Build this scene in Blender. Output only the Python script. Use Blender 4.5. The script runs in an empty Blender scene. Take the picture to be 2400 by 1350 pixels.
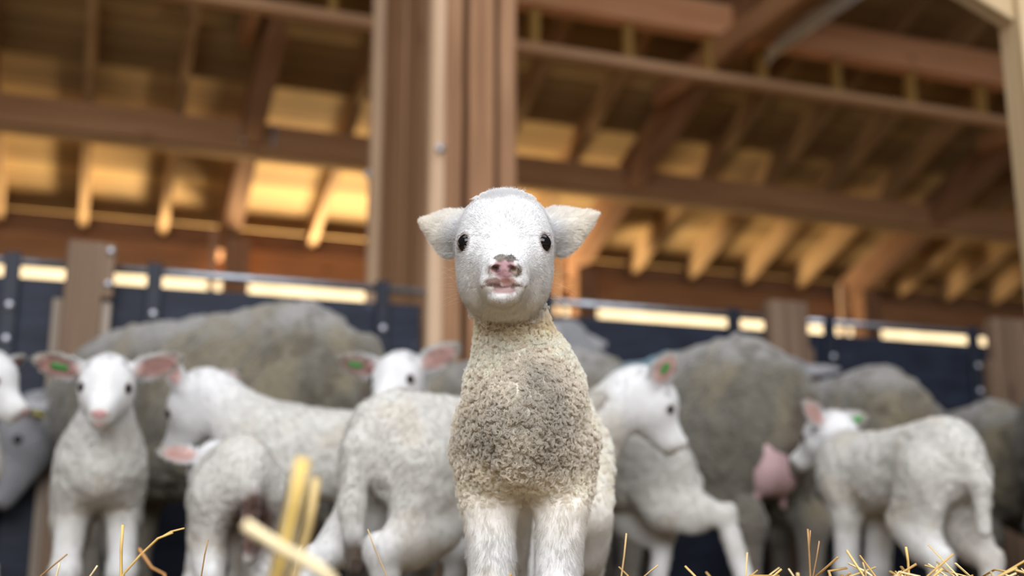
import bpy, math, random
import numpy as np
from mathutils import Vector, Matrix, kdtree
from math import sin, cos, pi, radians, sqrt, tan, exp

SC = bpy.context.scene
COL = SC.collection
random.seed(7)
RNG = np.random.default_rng(11)

# ------------------------------------------------------------------ camera
FPX = 2646.0                      # focal length in pixels of a 2400 px wide frame
PITCH = radians(12.26)
CAMH = 0.18
cam = bpy.data.cameras.new('camera')
cam.sensor_width = 36.0
cam.lens = 36.0 * FPX / 2400.0
cam.clip_start = 0.02
cam.clip_end = 200
cam.dof.use_dof = True
cam.dof.focus_distance = 1.0
cam.dof.aperture_fstop = 3.1
cam.dof.aperture_blades = 0
camo = bpy.data.objects.new('camera', cam)
camo.location = (0, 0, CAMH)
camo.rotation_euler = (pi / 2 + PITCH, 0, 0)
COL.objects.link(camo)
SC.camera = camo

# ------------------------------------------------------------------ sky, sun, exposure
SC.view_settings.view_transform = 'Standard'
SC.view_settings.look = 'None'
SC.view_settings.gamma = 1.0
SC.view_settings.use_curve_mapping = False
SC.view_settings.exposure = 0.42
SC.cycles.max_bounces = 12
SC.cycles.diffuse_bounces = 10
SC.cycles.glossy_bounces = 3
SC.cycles.transmission_bounces = 10
SC.cycles.transparent_max_bounces = 8
SC.cycles.sample_clamp_indirect = 6.0
SC.cycles.use_denoising = True
SC.cycles_curves.shape = 'THICK'
wd = bpy.data.worlds.new('sky')
SC.world = wd
wd.use_nodes = True
bg = wd.node_tree.nodes['Background']
bg.inputs[0].default_value = (0.86, 0.91, 1.0, 1)
bg.inputs[1].default_value = .10
# barn axes: U runs along the fence, V goes away from the camera across the aisle
TH = radians(69.7)
U = Vector((sin(TH), cos(TH), 0))
V = Vector((-cos(TH), sin(TH), 0))
def W(s, t, z): return U * s + V * t + Vector((0, 0, z))
sun = bpy.data.lights.new('sun', 'SUN')
sun.energy = 15.0
sun.angle = radians(0.6)
sun.color = (1.0, 0.90, 0.74)
suno = bpy.data.objects.new('sun', sun)
sdir = (U * 0.30 + V * 0.42 + Vector((0, 0, 0.90))).normalized()      # towards the sun
suno.rotation_euler = sdir.to_track_quat('Z', 'Y').to_euler()
COL.objects.link(suno)
# daylight falling through the open ridge above the pen
sky = bpy.data.lights.new('ridge_daylight', 'AREA')
sky.shape = 'RECTANGLE'; sky.size = 7.0; sky.size_y = 3.2
sky.energy = 168.0
sky.color = (.95, .97, 1.0)
skyo = bpy.data.objects.new('ridge_daylight', sky)
skyo.location = W(.3, .4, 4.9)
skyo.rotation_euler = (0, 0, math.atan2(U.y, U.x))
COL.objects.link(skyo)
# daylight from the wide open side of the barn behind the camera
door = bpy.data.lights.new('open_side_daylight', 'AREA')
door.shape = 'RECTANGLE'; door.size = 5.0; door.size_y = 2.2
door.energy = 124.0
door.spread = radians(124)
door.color = (.97, .98, 1.0)
dooro = bpy.data.objects.new('open_side_daylight', door)
dooro.location = (.2, -2.4, 2.3)
dooro.rotation_euler = (radians(55), 0, 0)
COL.objects.link(dooro)
# added lamps stand in for yard bounce under the eaves, stronger behind the post
for (s0, s1, en) in ((-3.0, 11.0, 36.0), (1.35, 2.5, 400.0)):
    yl = bpy.data.lights.new('yard_fill', 'AREA'); yl.shape = 'RECTANGLE'
    yl.size = s1 - s0; yl.size_y = .6; yl.energy = en; yl.color = (1.0, .80, .52)
    ylo = bpy.data.objects.new('yard_fill', yl)
    ylo.location = W((s0 + s1) / 2, 9.2, .08)
    ylo.rotation_euler = (Matrix.Rotation(math.atan2(U.y, U.x), 3, 'Z') @ Matrix.Rotation(pi, 3, 'X')).to_euler()
    COL.objects.link(ylo)

# ------------------------------------------------------------------ helpers
def S2L(r, g, b):
    f = lambda c: (c / 255) / 12.92 if c / 255 <= .04045 else ((c / 255 + .055) / 1.055) ** 2.4
    return (f(r), f(g), f(b))

def tag(o, label=None, cat=None, group=None, kind=None):
    if label: o['label'] = label
    if cat: o['category'] = cat
    if group: o['group'] = group
    if kind: o['kind'] = kind
    return o

def empty(name, loc=(0, 0, 0), rz=0.0):
    o = bpy.data.objects.new(name, None)
    o.empty_display_size = 0.1
    o.location = loc
    o.rotation_euler = (0, 0, rz)
    COL.objects.link(o)
    return o

def local_matrix(o):
    return Matrix.LocRotScale(o.location, o.rotation_euler, o.scale)

def mesh_from(name, verts, faces, smooth=False):
    me = bpy.data.meshes.new(name)
    me.from_pydata([tuple(v) for v in verts], [], faces)
    if smooth:
        me.polygons.foreach_set('use_smooth', [True] * len(me.polygons))
    me.update()
    return me

def link(name, me, mat, parent=None, mw=None):
    """Link a mesh; mw is the wanted world matrix."""
    o = bpy.data.objects.new(name, me)
    COL.objects.link(o)
    if mat is not None:
        me.materials.clear()
        me.materials.append(mat)
    if mw is None: mw = Matrix.Identity(4)
    if parent is not None:
        o.parent = parent
        o.matrix_basis = local_matrix(parent).inverted() @ mw if parent.parent is None else mw
    else:
        o.matrix_basis = mw
    return o

def box_mesh(name, lx, ly, lz, bev=0.004):
    """Bevelled box centred on the origin, long axis X."""
    b = min(bev, lx * .3, ly * .3, lz * .3)
    x, y, z = lx / 2, ly / 2, lz / 2
    vs, idx = [], {}
    for sx in (-1, 1):
        for sy in (-1, 1):
            for sz in (-1, 1):
                for a in range(3):
                    p = [sx * (x - b), sy * (y - b), sz * (z - b)]
                    p[a] = (sx * x, sy * y, sz * z)[a]
                    idx[(sx, sy, sz, a)] = len(vs)
                    vs.append(p)
    fs = []
    def quad(a, b_, c, d): fs.append((a, b_, c, d))
    for a in range(3):                       # faces
        o1, o2 = [(1, 2), (2, 0), (0, 1)][a]
        for sg in (-1, 1):
            q = []
            for s1, s2 in ((-1, -1), (1, -1), (1, 1), (-1, 1)):
                s = [0, 0, 0]; s[a] = sg; s[o1] = s1; s[o2] = s2
                q.append(idx[(*s, a)])
            fs.append(tuple(q if sg > 0 else q[::-1]))
    for a in range(3):                       # edges along axis a
        o1, o2 = [(1, 2), (2, 0), (0, 1)][a]
        for s1 in (-1, 1):
            for s2 in (-1, 1):
                p = []
                for sg in (-1, 1):
                    s = [0, 0, 0]; s[a] = sg; s[o1] = s1; s[o2] = s2
                    p.append((idx[(*s, o1)], idx[(*s, o2)]))
                q = (p[0][0], p[1][0], p[1][1], p[0][1])
                fs.append(q if s1 * s2 < 0 else q[::-1])
    for sx in (-1, 1):                       # corners
        for sy in (-1, 1):
            for sz in (-1, 1):
                q = tuple(idx[(sx, sy, sz, a)] for a in range(3))
                fs.append(q if sx * sy * sz > 0 else q[::-1])
    return mesh_from(name, vs, fs)

def beam(name, A, B, w, h, mat, parent=None, up=Vector((0, 0, 1)), bev=0.004):
    """Timber from A to B (centre line); w across, h in the direction nearest to `up`."""
    A, B = Vector(A), Vector(B)
    x = (B - A); L = x.length; x.normalize()
    y = up.cross(x)
    if y.length < 1e-4: y = V.cross(x)
    y.normalize(); z = x.cross(y)
    m = Matrix((x, y, z)).transposed().to_4x4()
    m.translation = (A + B) / 2
    return link(name, box_mesh(name, L, w, h, bev), mat, parent, m)

def tube_mesh(name, pts, rad, n=10, cap=True, flat=1.0):
    """Tube along pts; rad number or list."""
    pts = [Vector(p) for p in pts]
    if not hasattr(rad, '__len__'): rad = [rad] * len(pts)
    vs, fs = [], []
    ref = Vector((0, 0, 1))
    d0 = (pts[1] - pts[0]).normalized()
    if abs(d0.dot(ref)) > .9: ref = Vector((1, 0, 0))
    a = d0.cross(ref).normalized()
    for i, p in enumerate(pts):
        d = (pts[min(i + 1, len(pts) - 1)] - pts[max(i - 1, 0)]).normalized()
        a = (a - d * a.dot(d)).normalized()
        b = d.cross(a)
        for k in range(n):
            t = 2 * pi * k / n
            vs.append(p + (a * cos(t) + b * sin(t) * flat) * rad[i])
    for i in range(len(pts) - 1):
        for k in range(n):
            fs.append((i * n + k, i * n + (k + 1) % n, (i + 1) * n + (k + 1) % n, (i + 1) * n + k))
    if cap:
        fs.append(tuple(range(n))[::-1]); fs.append(tuple(range((len(pts) - 1) * n, len(pts) * n)))
    me = mesh_from(name, vs, fs, True)
    return me

# ------------------------------------------------------------------ materials
def new_mat(name, rough=.8, spec=.3):
    m = bpy.data.materials.new(name); m.use_nodes = True
    nt = m.node_tree
    b = nt.nodes['Principled BSDF']
    b.inputs['Roughness'].default_value = rough
    b.inputs['Specular IOR Level'].default_value = spec
    return m, nt, b

def N(nt, t, **kw):
    n = nt.nodes.new(t)
    for k, v in kw.items():
        if hasattr(n, k): setattr(n, k, v)
        else: n.inputs[k].default_value = v
    return n

def wood(name, c1, c2, c3, knots=True, scale=1.0, vary=.25):
    """Sawn softwood: grain along local X, colour shift per piece."""
    m, nt, b = new_mat(name, .75, .25)
    tc = N(nt, 'ShaderNodeTexCoord'); oi = N(nt, 'ShaderNodeObjectInfo')
    off = N(nt, 'ShaderNodeVectorMath', operation='ADD')
    rnd = N(nt, 'ShaderNodeVectorMath', operation='SCALE'); rnd.inputs[0].default_value = (37, 19, 53)
    nt.links.new(oi.outputs['Random'], rnd.inputs['Scale'])
    nt.links.new(tc.outputs['Object'], off.inputs[0]); nt.links.new(rnd.outputs[0], off.inputs[1])
    mp = N(nt, 'ShaderNodeMapping'); mp.inputs['Scale'].default_value = (1.2 * scale, 30 * scale, 30 * scale)
    nt.links.new(off.outputs[0], mp.inputs[0])
    n1 = N(nt, 'ShaderNodeTexNoise'); n1.inputs['Scale'].default_value = 1.0; n1.inputs['Detail'].default_value = 4
    n1.inputs['Distortion'].default_value = .6
    nt.links.new(mp.outputs[0], n1.inputs['Vector'])
    cr = N(nt, 'ShaderNodeValToRGB')
    cr.color_ramp.elements[0].position = .3; cr.color_ramp.elements[0].color = (*c1, 1)
    cr.color_ramp.elements[1].position = .72; cr.color_ramp.elements[1].color = (*c3, 1)
    e = cr.color_ramp.elements.new(.5); e.color = (*c2, 1)
    nt.links.new(n1.outputs['Fac'], cr.inputs[0])
    n2 = N(nt, 'ShaderNodeTexNoise'); n2.inputs['Scale'].default_value = 2.2; n2.inputs['Detail'].default_value = 3
    nt.links.new(off.outputs[0], n2.inputs['Vector'])
    hs = N(nt, 'ShaderNodeHueSaturation')
    mr = N(nt, 'ShaderNodeMapRange'); mr.inputs['To Min'].default_value = 1 - vary; mr.inputs['To Max'].default_value = 1 + vary
    ad = N(nt, 'ShaderNodeMath', operation='ADD'); ad.use_clamp = False
    ml = N(nt, 'ShaderNodeMath', operation='MULTIPLY'); ml.inputs[1].default_value = .5
    ml2 = N(nt, 'ShaderNodeMath', operation='MULTIPLY'); ml2.inputs[1].default_value = .5
    nt.links.new(oi.outputs['Random'], ml.inputs[0]); nt.links.new(n2.outputs['Fac'], ml2.inputs[0])
    nt.links.new(ml.outputs[0], ad.inputs[0]); nt.links.new(ml2.outputs[0], ad.inputs[1])
    nt.links.new(ad.outputs[0], mr.inputs['Value']); nt.links.new(mr.outputs[0], hs.inputs['Value'])
    nt.links.new(cr.outputs[0], hs.inputs['Color'])
    out = hs.outputs[0]
    if knots:
        vo = N(nt, 'ShaderNodeTexVoronoi'); vo.inputs['Scale'].default_value = 1.0
        mp2 = N(nt, 'ShaderNodeMapping'); mp2.inputs['Scale'].default_value = (2.2, 7, 7)
        nt.links.new(off.outputs[0], mp2.inputs[0]); nt.links.new(mp2.outputs[0], vo.inputs['Vector'])
        kr = N(nt, 'ShaderNodeMapRange'); kr.inputs['From Min'].default_value = .05; kr.inputs['From Max'].default_value = .16
        kr.inputs['To Min'].default_value = .75; kr.inputs['To Max'].default_value = 0
        nt.links.new(vo.outputs['Distance'], kr.inputs['Value'])
        mx = N(nt, 'ShaderNodeMix', data_type='RGBA')
        nt.links.new(kr.outputs[0], mx.inputs['Factor']); nt.links.new(out, mx.inputs['A'])
        mx.inputs['B'].default_value = (c1[0] * .4, c1[1] * .33, c1[2] * .3, 1)
        out = mx.outputs['Result']
    nt.links.new(out, b.inputs['Base Color'])
    bp = N(nt, 'ShaderNodeBump'); bp.inputs['Strength'].default_value = .25; bp.inputs['Distance'].default_value = .004
    nt.links.new(n1.outputs['Fac'], bp.inputs['Height']); nt.links.new(bp.outputs[0], b.inputs['Normal'])
    return m

def plain(name, c, rough=.6, metal=0.0, spec=.4, noise=.12, nscale=20, bump=.0):
    m, nt, b = new_mat(name, rough, spec)
    b.inputs['Metallic'].default_value = metal
    tc = N(nt, 'ShaderNodeTexCoord')
    n = N(nt, 'ShaderNodeTexNoise'); n.inputs['Scale'].default_value = nscale; n.inputs['Detail'].default_value = 4
    nt.links.new(tc.outputs['Object'], n.inputs['Vector'])
    cr = N(nt, 'ShaderNodeValToRGB')
    lo = [x * (1 - noise * 2) for x in c]; hi = [min(1, x * (1 + noise * 2)) for x in c]
    cr.color_ramp.elements[0].position = .3; cr.color_ramp.elements[0].color = (*lo, 1)
    cr.color_ramp.elements[1].position = .7; cr.color_ramp.elements[1].color = (*hi, 1)
    nt.links.new(n.outputs['Fac'], cr.inputs[0]); nt.links.new(cr.outputs[0], b.inputs['Base Color'])
    if bump:
        bp = N(nt, 'ShaderNodeBump'); bp.inputs['Strength'].default_value = bump; bp.inputs['Distance'].default_value = .01
        nt.links.new(n.outputs['Fac'], bp.inputs['Height']); nt.links.new(bp.outputs[0], b.inputs['Normal'])
    return m

M_POST = wood('post_wood', (.22, .11, .055), (.33, .175, .092), (.42, .245, .14))
M_EDGE = wood('lit_edge_wood', (.46, .295, .18), (.57, .385, .25), (.66, .47, .33))  # pale tone paints the light on the post edges into the wood
M_BEAM = wood('beam_wood', (.33, .165, .075), (.43, .225, .108), (.52, .29, .15))
M_UPPER = wood('lit_orange_beam_wood', (.56, .26, .125), (.68, .34, .175), (.76, .42, .23))  # lightened so the front daylight on the upper beam is in its colour
M_RAIL = wood('rail_wood', (.50, .28, .14), (.60, .35, .19), (.68, .42, .25))
M_RAFT = wood('rafter_wood', (.36, .22, .10), (.46, .29, .14), (.56, .37, .19))
M_FENCE = wood('fence_post_wood', (.135, .085, .055), (.19, .123, .082), (.25, .17, .115))
M_GREY = wood('weathered_wood', (.22, .17, .125), (.30, .24, .19), (.38, .32, .27))
M_STEEL = plain('galvanised_steel', (.42, .45, .5), .42, .85, .5, .12, 30)
M_BOLT = plain('zinc_bolt', (.62, .63, .70), .35, .6, .5, .05, 30)
M_STRAP = plain('navy_strap', (.012, .015, .028), .55, 0, .4, .15, 30)

def panel_mat():
    m, nt, b = new_mat('navy_board', .62, .35)
    tc = N(nt, 'ShaderNodeTexCoord')
    mp = N(nt, 'ShaderNodeMapping'); mp.inputs['Scale'].default_value = (3, 3, 14)
    nt.links.new(tc.outputs['Object'], mp.inputs[0])
    n = N(nt, 'ShaderNodeTexNoise'); n.inputs['Scale'].default_value = 2.0; n.inputs['Detail'].default_value = 6
    nt.links.new(mp.outputs[0], n.inputs['Vector'])
    cr = N(nt, 'ShaderNodeValToRGB')
    cr.color_ramp.elements[0].position = .3; cr.color_ramp.elements[0].color = (.0065, .009, .018, 1)
    cr.color_ramp.elements[1].position = .75; cr.color_ramp.elements[1].color = (.021, .029, .053, 1)
    nt.links.new(n.outputs['Fac'], cr.inputs[0])
    # pale scuffs
    v = N(nt, 'ShaderNodeTexNoise'); v.inputs['Scale'].default_value = 17; v.inputs['Detail'].default_value = 2
    nt.links.new(tc.outputs['Object'], v.inputs['Vector'])
    mr = N(nt, 'ShaderNodeMapRange'); mr.inputs['From Min'].default_value = .68; mr.inputs['From Max'].default_value = .78
    nt.links.new(v.outputs['Fac'], mr.inputs['Value'])
    ml = N(nt, 'ShaderNodeMath', operation='MULTIPLY'); ml.inputs[1].default_value = .5
    nt.links.new(mr.outputs[0], ml.inputs[0])
    mx = N(nt, 'ShaderNodeMix', data_type='RGBA')
    nt.links.new(ml.outputs[0], mx.inputs['Factor']); nt.links.new(cr.outputs[0], mx.inputs['A'])
    mx.inputs['B'].default_value = (.11, .12, .16, 1)
    nt.links.new(mx.outputs['Result'], b.inputs['Base Color'])
    return m
M_PANEL = panel_mat()

def deck_mat():
    """Roof boards: board seams across local Y, grain along local X, old water stains."""
    m, nt, b = new_mat('roof_boards', .8, .2)
    tc = N(nt, 'ShaderNodeTexCoord')
    sep = N(nt, 'ShaderNodeSeparateXYZ'); nt.links.new(tc.outputs['Object'], sep.inputs[0])
    dv = N(nt, 'ShaderNodeMath', operation='DIVIDE'); dv.inputs[1].default_value = .155
    nt.links.new(sep.outputs['Y'], dv.inputs[0])
    fl = N(nt, 'ShaderNodeMath', operation='FLOOR'); nt.links.new(dv.outputs[0], fl.inputs[0])
    fr = N(nt, 'ShaderNodeMath', operation='FRACT'); nt.links.new(dv.outputs[0], fr.inputs[0])
    wn = N(nt, 'ShaderNodeTexWhiteNoise', noise_dimensions='1D'); nt.links.new(fl.outputs[0], wn.inputs['W'])
    mp = N(nt, 'ShaderNodeMapping'); mp.inputs['Scale'].default_value = (1.1, 22, 22)
    nt.links.new(tc.outputs['Object'], mp.inputs[0])
    n1 = N(nt, 'ShaderNodeTexNoise'); n1.inputs['Detail'].default_value = 4; n1.inputs['Scale'].default_value = 1
    nt.links.new(mp.outputs[0], n1.inputs['Vector'])
    cr = N(nt, 'ShaderNodeValToRGB')
    cr.color_ramp.elements[0].position = .25; cr.color_ramp.elements[0].color = (.30, .195, .09, 1)
    cr.color_ramp.elements[1].position = .78; cr.color_ramp.elements[1].color = (.50, .335, .145, 1)
    mx0 = N(nt, 'ShaderNodeMix', data_type='FLOAT'); mx0.inputs['Factor'].default_value = .45
    nt.links.new(n1.outputs['Fac'], mx0.inputs[2]); nt.links.new(wn.outputs['Value'], mx0.inputs[3])
    nt.links.new(mx0.outputs[0], cr.inputs[0])
    # stains
    n2 = N(nt, 'ShaderNodeTexNoise'); n2.inputs['Scale'].default_value = 1.4; n2.inputs['Detail'].default_value = 5
    nt.links.new(tc.outputs['Object'], n2.inputs['Vector'])
    sr = N(nt, 'ShaderNodeMapRange'); sr.inputs['From Min'].default_value = .52; sr.inputs['From Max'].default_value = .7
    sr.inputs['To Max'].default_value = .4
    nt.links.new(n2.outputs['Fac'], sr.inputs['Value'])
    mx = N(nt, 'ShaderNodeMix', data_type='RGBA')
    nt.links.new(sr.outputs[0], mx.inputs['Factor']); nt.links.new(cr.outputs[0], mx.inputs['A'])
    mx.inputs['B'].default_value = (.15, .125, .085, 1)
    gp = N(nt, 'ShaderNodeMath', operation='LESS_THAN'); gp.inputs[1].default_value = .045
    nt.links.new(fr.outputs[0], gp.inputs[0])
    mg = N(nt, 'ShaderNodeMix', data_type='RGBA')
    nt.links.new(gp.outputs[0], mg.inputs['Factor']); nt.links.new(mx.outputs['Result'], mg.inputs['A'])
    mg.inputs['B'].default_value = (.035, .022, .012, 1)
    nt.links.new(mg.outputs['Result'], b.inputs['Base Color'])
    return m
M_DECK = deck_mat()
M_GROUND = plain('barn_floor', (.075, .055, .036), .95, 0, .1, .3, 9, .4)
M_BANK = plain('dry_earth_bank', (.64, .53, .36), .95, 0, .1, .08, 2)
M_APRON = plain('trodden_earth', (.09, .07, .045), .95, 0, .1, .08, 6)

# ------------------------------------------------------------------ the barn
fl = link('floor', box_mesh('floor', 16, 12, .2, .001), M_GROUND, None,
          Matrix.Translation(W(2.2, 2.75, -.1)) @ Matrix.Rotation(math.atan2(U.y, U.x), 4, 'Z'))
tag(fl, 'dark earth floor of the barn under the straw', 'floor', kind='structure')

T0, Z0, SL = 8.5, 2.45, 0.373                    # underside of the rafters: z = Z0 + SL*(T0 - t)
def RZ(t): return Z0 + SL * (T0 - t)
TEAVE, TRIDGE = 9.35, 2.1
S_A, S_B = -3.2, 11.5
upn = (Vector((0, 0, 1)) + V * SL).normalized()   # normal of the roof plane
RH = .19                                         # rafter depth
# roof deck
A = W((S_A + S_B) / 2, (TEAVE + TRIDGE) / 2, RZ((TEAVE + TRIDGE) / 2)) + upn * (RH + .016)
ydir = (-V + Vector((0, 0, SL))).normalized()
m = Matrix((U, ydir, U.cross(ydir))).transposed().to_4x4(); m.translation = A
dk = link('ceiling', box_mesh('ceiling', S_B - S_A, (TEAVE - TRIDGE) * sqrt(1 + SL * SL), .03, .001), M_DECK, None, m)
tag(dk, 'sloping roof of brown boards over the barn', 'roof', kind='structure')

S_FR = (.95, 3.775, 6.6)                          # roof frames
bay = 2.825 / 5
names = ['first', 'second', 'third', 'fourth', 'fifth', 'sixth', 'seventh']
for k in range(-4, 17):
    if k % 5 == 0: continue
    s = .95 + bay * k
    r = beam('rafter', W(s, 8.70, RZ(8.70)) + upn * RH / 2, W(s, TRIDGE, RZ(TRIDGE)) + upn * RH / 2, .062, RH, M_RAFT, None, upn)
    if k < 0: lab = 'common rafter, %s to the left of the left roof frame' % names[-k - 1]
    elif k < 5: lab = 'common rafter, %s to the right of the left roof frame' % names[k - 1]
    elif k < 10: lab = 'common rafter, %s to the right of the middle roof frame with the strip lamp' % names[k - 6]
    else: lab = 'common rafter, %s to the right of the right-hand roof frame' % names[min(k - 11, 6)]
    tag(r, lab, 'rafter', 'common rafters under the roof boards')

def purlin(name, t, h, w, label, mat=M_BEAM):
    o = beam(name, W(S_A, t, RZ(t) - h / 2), W(S_B, t, RZ(t) - h / 2), w, h, mat, None)
    return tag(o, label, 'beam', 'long beams under the rafters')
purlin('purlin_beam', 7.37, .20, .12, 'long brown middle beam carrying the rafters, above the lit lower boards')
purlin('purlin_beam', 5.79, .22, .12, 'long orange upper beam along the roof with struts hanging below it', M_UPPER)
purlin('purlin_beam', 3.6, .22, .12, 'long beam near the ridge of the barn roof')
o = beam('plate_beam', W(S_A, 8.75, 2.225), W(S_B, 8.75, 2.225), .14, .215, M_BEAM)
tag(o, 'long brown eaves beam resting on the posts above the bright gap', 'beam', 'long beams under the rafters')
o = beam('eaves_board', W(S_A, 8.81, RZ(8.81) + .09), W(S_B, 8.81, RZ(8.81) + .09), .03, .19, M_POST)
tag(o, 'brown closing boards between the rafter ends above the eaves beam', 'board')
# pale feed passage along the open side
o = link('floor', box_mesh('floor', 15.5, 5.0, .04, .001), plain('feed_passage', (.17, .135, .09), .9, 0, .1, .1, 3), None,
         Matrix.Translation(W(3.0, 6.4, .021)) @ Matrix.Rotation(math.atan2(U.y, U.x), 4, 'Z'))
tag(o, 'pale feed passage between the blue fence and the open eaves', 'floor', kind='structure')
# pale batten under the middle purlin
o = beam('batten', W(S_A, 7.40, RZ(7.37) - .215), W(S_B, 7.40, RZ(7.37) - .215), .10, .03, M_RAFT)
tag(o, 'thin pale batten fixed along the bottom of the middle beam', 'batten')

# hanging chord below the upper purlin
hr = empty('hanging_rail', W(3, 5.79, 2.98))
tag(hr, 'thin pale timber rail hung on short struts below the orange upper beam', 'rail')
beam('rail_bar', W(S_A, 5.79, 2.975), W(S_B, 5.79, 2.975), .085, .055, M_RAIL, hr)
M_STRUT = wood('yellow_strut_wood', (.33, .19, .05), (.42, .25, .07), (.5, .31, .1))
for s in (-1.4, -.65, -.05, .5, 1.08, 1.68, 2.29, 2.905, 3.47, 3.86, 4.43, 5.03, 5.63, 6.25, 7.0):
    beam('strut', W(s, 5.81, 3.003), W(s, 5.81, RZ(5.79) + .01), .06, .05, M_STRUT, hr, U)

# the three principal frames: sloping beam, twin horizontal ties, post with side batten
for i, s in enumerate(S_FR):
    where = ['left roof frame behind the left ewe', 'middle roof frame with the strip lamp', 'right-hand roof frame'][i]
    sp = s - .10
    o = beam('principal_rafter', W(sp, 8.66, RZ(8.66) - .06), W(sp, TRIDGE, RZ(TRIDGE) - .06), .13, .25, M_POST, None, upn)
    tag(o, 'thick sloping main beam of the ' + where, 'beam', 'main sloping beams')
    for d, te, tw, th, tz in ((-.155, 6.6, .07, .15, 3.15), (.09, 6.1, .22, .22, 3.36)):
        o = beam('tie_beam', W(sp + d, te, tz), W(sp + d, TRIDGE + .3, tz), tw, th, M_BEAM, None)
        tag(o, ('left' if d < 0 else 'right') + ' horizontal tie plank of the ' + where, 'beam', 'paired tie planks')
    p = empty('eaves_post', W(sp, 8.4, 0))
    tag(p, 'brown eaves post under the ' + where, 'post', 'posts along the bright eaves gap')
    beam('shaft', W(sp + .06, 8.40, 0), W(sp + .06, 8.40, RZ(8.4) - .16), .20, .18, M_POST, p, U)
    beam('batten', W(sp - .10, 8.52, 0), W(sp - .10, 8.52, RZ(8.5) - .02), .05, .05, M_EDGE, p, U)
# hanger plates on the left frame
for d in (-.10, .10):
    o = link('hanger_plate', box_mesh('hanger_plate', .012, .06, .16, .002), M_STEEL, None,
             Matrix.Translation(W(.89 + d, 7.28, RZ(7.37) - .09)) @ Matrix.Rotation(math.atan2(U.y, U.x), 4, 'Z'))
    tag(o, ('left' if d < 0 else 'right') + ' small steel joist hanger where the left main beam crosses the middle beam', 'bracket', 'steel hangers')

# strip lamp on the middle tie
lp = empty('strip_lamp', W(3.97, 5.45, 3.24))
tag(lp, 'grey fluorescent strip lamp, switched off, fixed beside the middle tie beam', 'lamp')
M_LAMP = plain('lamp_housing', (.86, .88, .87), .4, 0, .5, .03, 10)
M_TUBE = plain('lamp_tube', (.92, .93, .93), .25, 0, .5, .02, 10)
beam('housing', W(3.97, 5.95, 3.265), W(3.97, 4.7, 3.265), .11, .05, M_LAMP, lp)
beam('bracket', W(3.93, 5.4, 3.30), W(3.93, 5.3, 3.30), .06, .06, M_LAMP, lp)
link('lamp_tube', tube_mesh('lamp_tube', [W(3.98, 5.9, 3.226), W(3.98, 4.75, 3.226)], .018, 12), M_TUBE, lp)
for t in (5.93, 4.72):
    beam('end_cap', W(3.98, t - .02, 3.228), W(3.98, t + .02, 3.228), .05, .05, M_LAMP, lp)

# bank outside in the sun, beyond the open eaves
bk = []
for (t, z) in ((12.0, -.3), (12.6, 0.0), (15, 2.0), (21, 7.0), (30, 11.0)):
    bk.append((t, z))
vs = [W(-16, t, z) for t, z in bk] + [W(34, t, z) for t, z in bk]
vs += [W(-16, t, -.3) for t, z in bk] + [W(34, t, -.3) for t, z in bk]
n = len(bk); fs = [(i, i + n, i + n + 1, i + 1) for i in range(n - 1)]
fs += [(2 * n + i, 2 * n + i + 1, 3 * n + i + 1, 3 * n + i) for i in range(n - 1)]
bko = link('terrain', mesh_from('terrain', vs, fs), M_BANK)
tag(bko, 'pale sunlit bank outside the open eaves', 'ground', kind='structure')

o = link('path', box_mesh('path', 40, 3.6, .1, .001), M_APRON, None,
         Matrix.Translation(W(6, 10.73, -.05)) @ Matrix.Rotation(math.atan2(U.y, U.x), 4, 'Z'))
tag(o, 'trodden earth outside the eaves', 'ground', kind='structure')
o = beam('shade_wall', W(S_A, 8.78, .425), W(S_B, 8.78, .425), .04, .85, M_POST)  # unseen wall, added to keep the yard lamps off the upper roof boards
tag(o, 'low board wall under the eaves, added unseen to shade the upper roof', 'wall', kind='structure')

# ------------------------------------------------------------------ the big built-up post
bp = empty('timber_post', W(1.14, 3.7, 0))
tag(bp, 'big built-up brown timber post behind the main lamb', 'post')
HZ = 3.6
def plank(s0, s1, t0, t1, mat, z0=0.0, z1=HZ):
    beam('plank', W((s0 + s1) / 2, (t0 + t1) / 2, z0), W((s0 + s1) / 2, (t0 + t1) / 2, z1), s1 - s0, t1 - t0, mat, bp, V, .006)
plank(.985, 1.037, 3.44, 3.50, M_EDGE)
plank(1.039, 1.100, 3.45, 3.56, M_POST)
plank(1.122, 1.215, 3.45, 3.58, M_POST)
plank(1.235, 1.298, 3.46, 3.60, M_POST)
plank(1.0, 1.07, 3.60, 3.84, M_POST)
plank(1.0, 1.07, 3.868, 4.05, M_POST)
plank(1.0, 1.07, 4.058, 4.20, M_POST)
plank(.975, 1.04, 4.26, 4.33, M_EDGE)
plank(1.09, 1.28, 3.64, 4.30, M_POST)
for (s, t, z) in ((1.013, 3.432, 1.43), (.968, 4.295, 1.60)):
    o = link('bolt', tube_mesh('bolt', [W(s, t + .02, z), W(s, t - .012, z)], .014, 8), M_BOLT, bp)

# ------------------------------------------------------------------ fence
TF = 3.46
def bolt(parent, s, t, z, r=.011):
    return link('bolt', tube_mesh('bolt', [W(s, t + .004, z), W(s, t - .007, z), W(s, t - .011, z)], [r, r, r * .7], 10), M_BOLT, parent)

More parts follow.
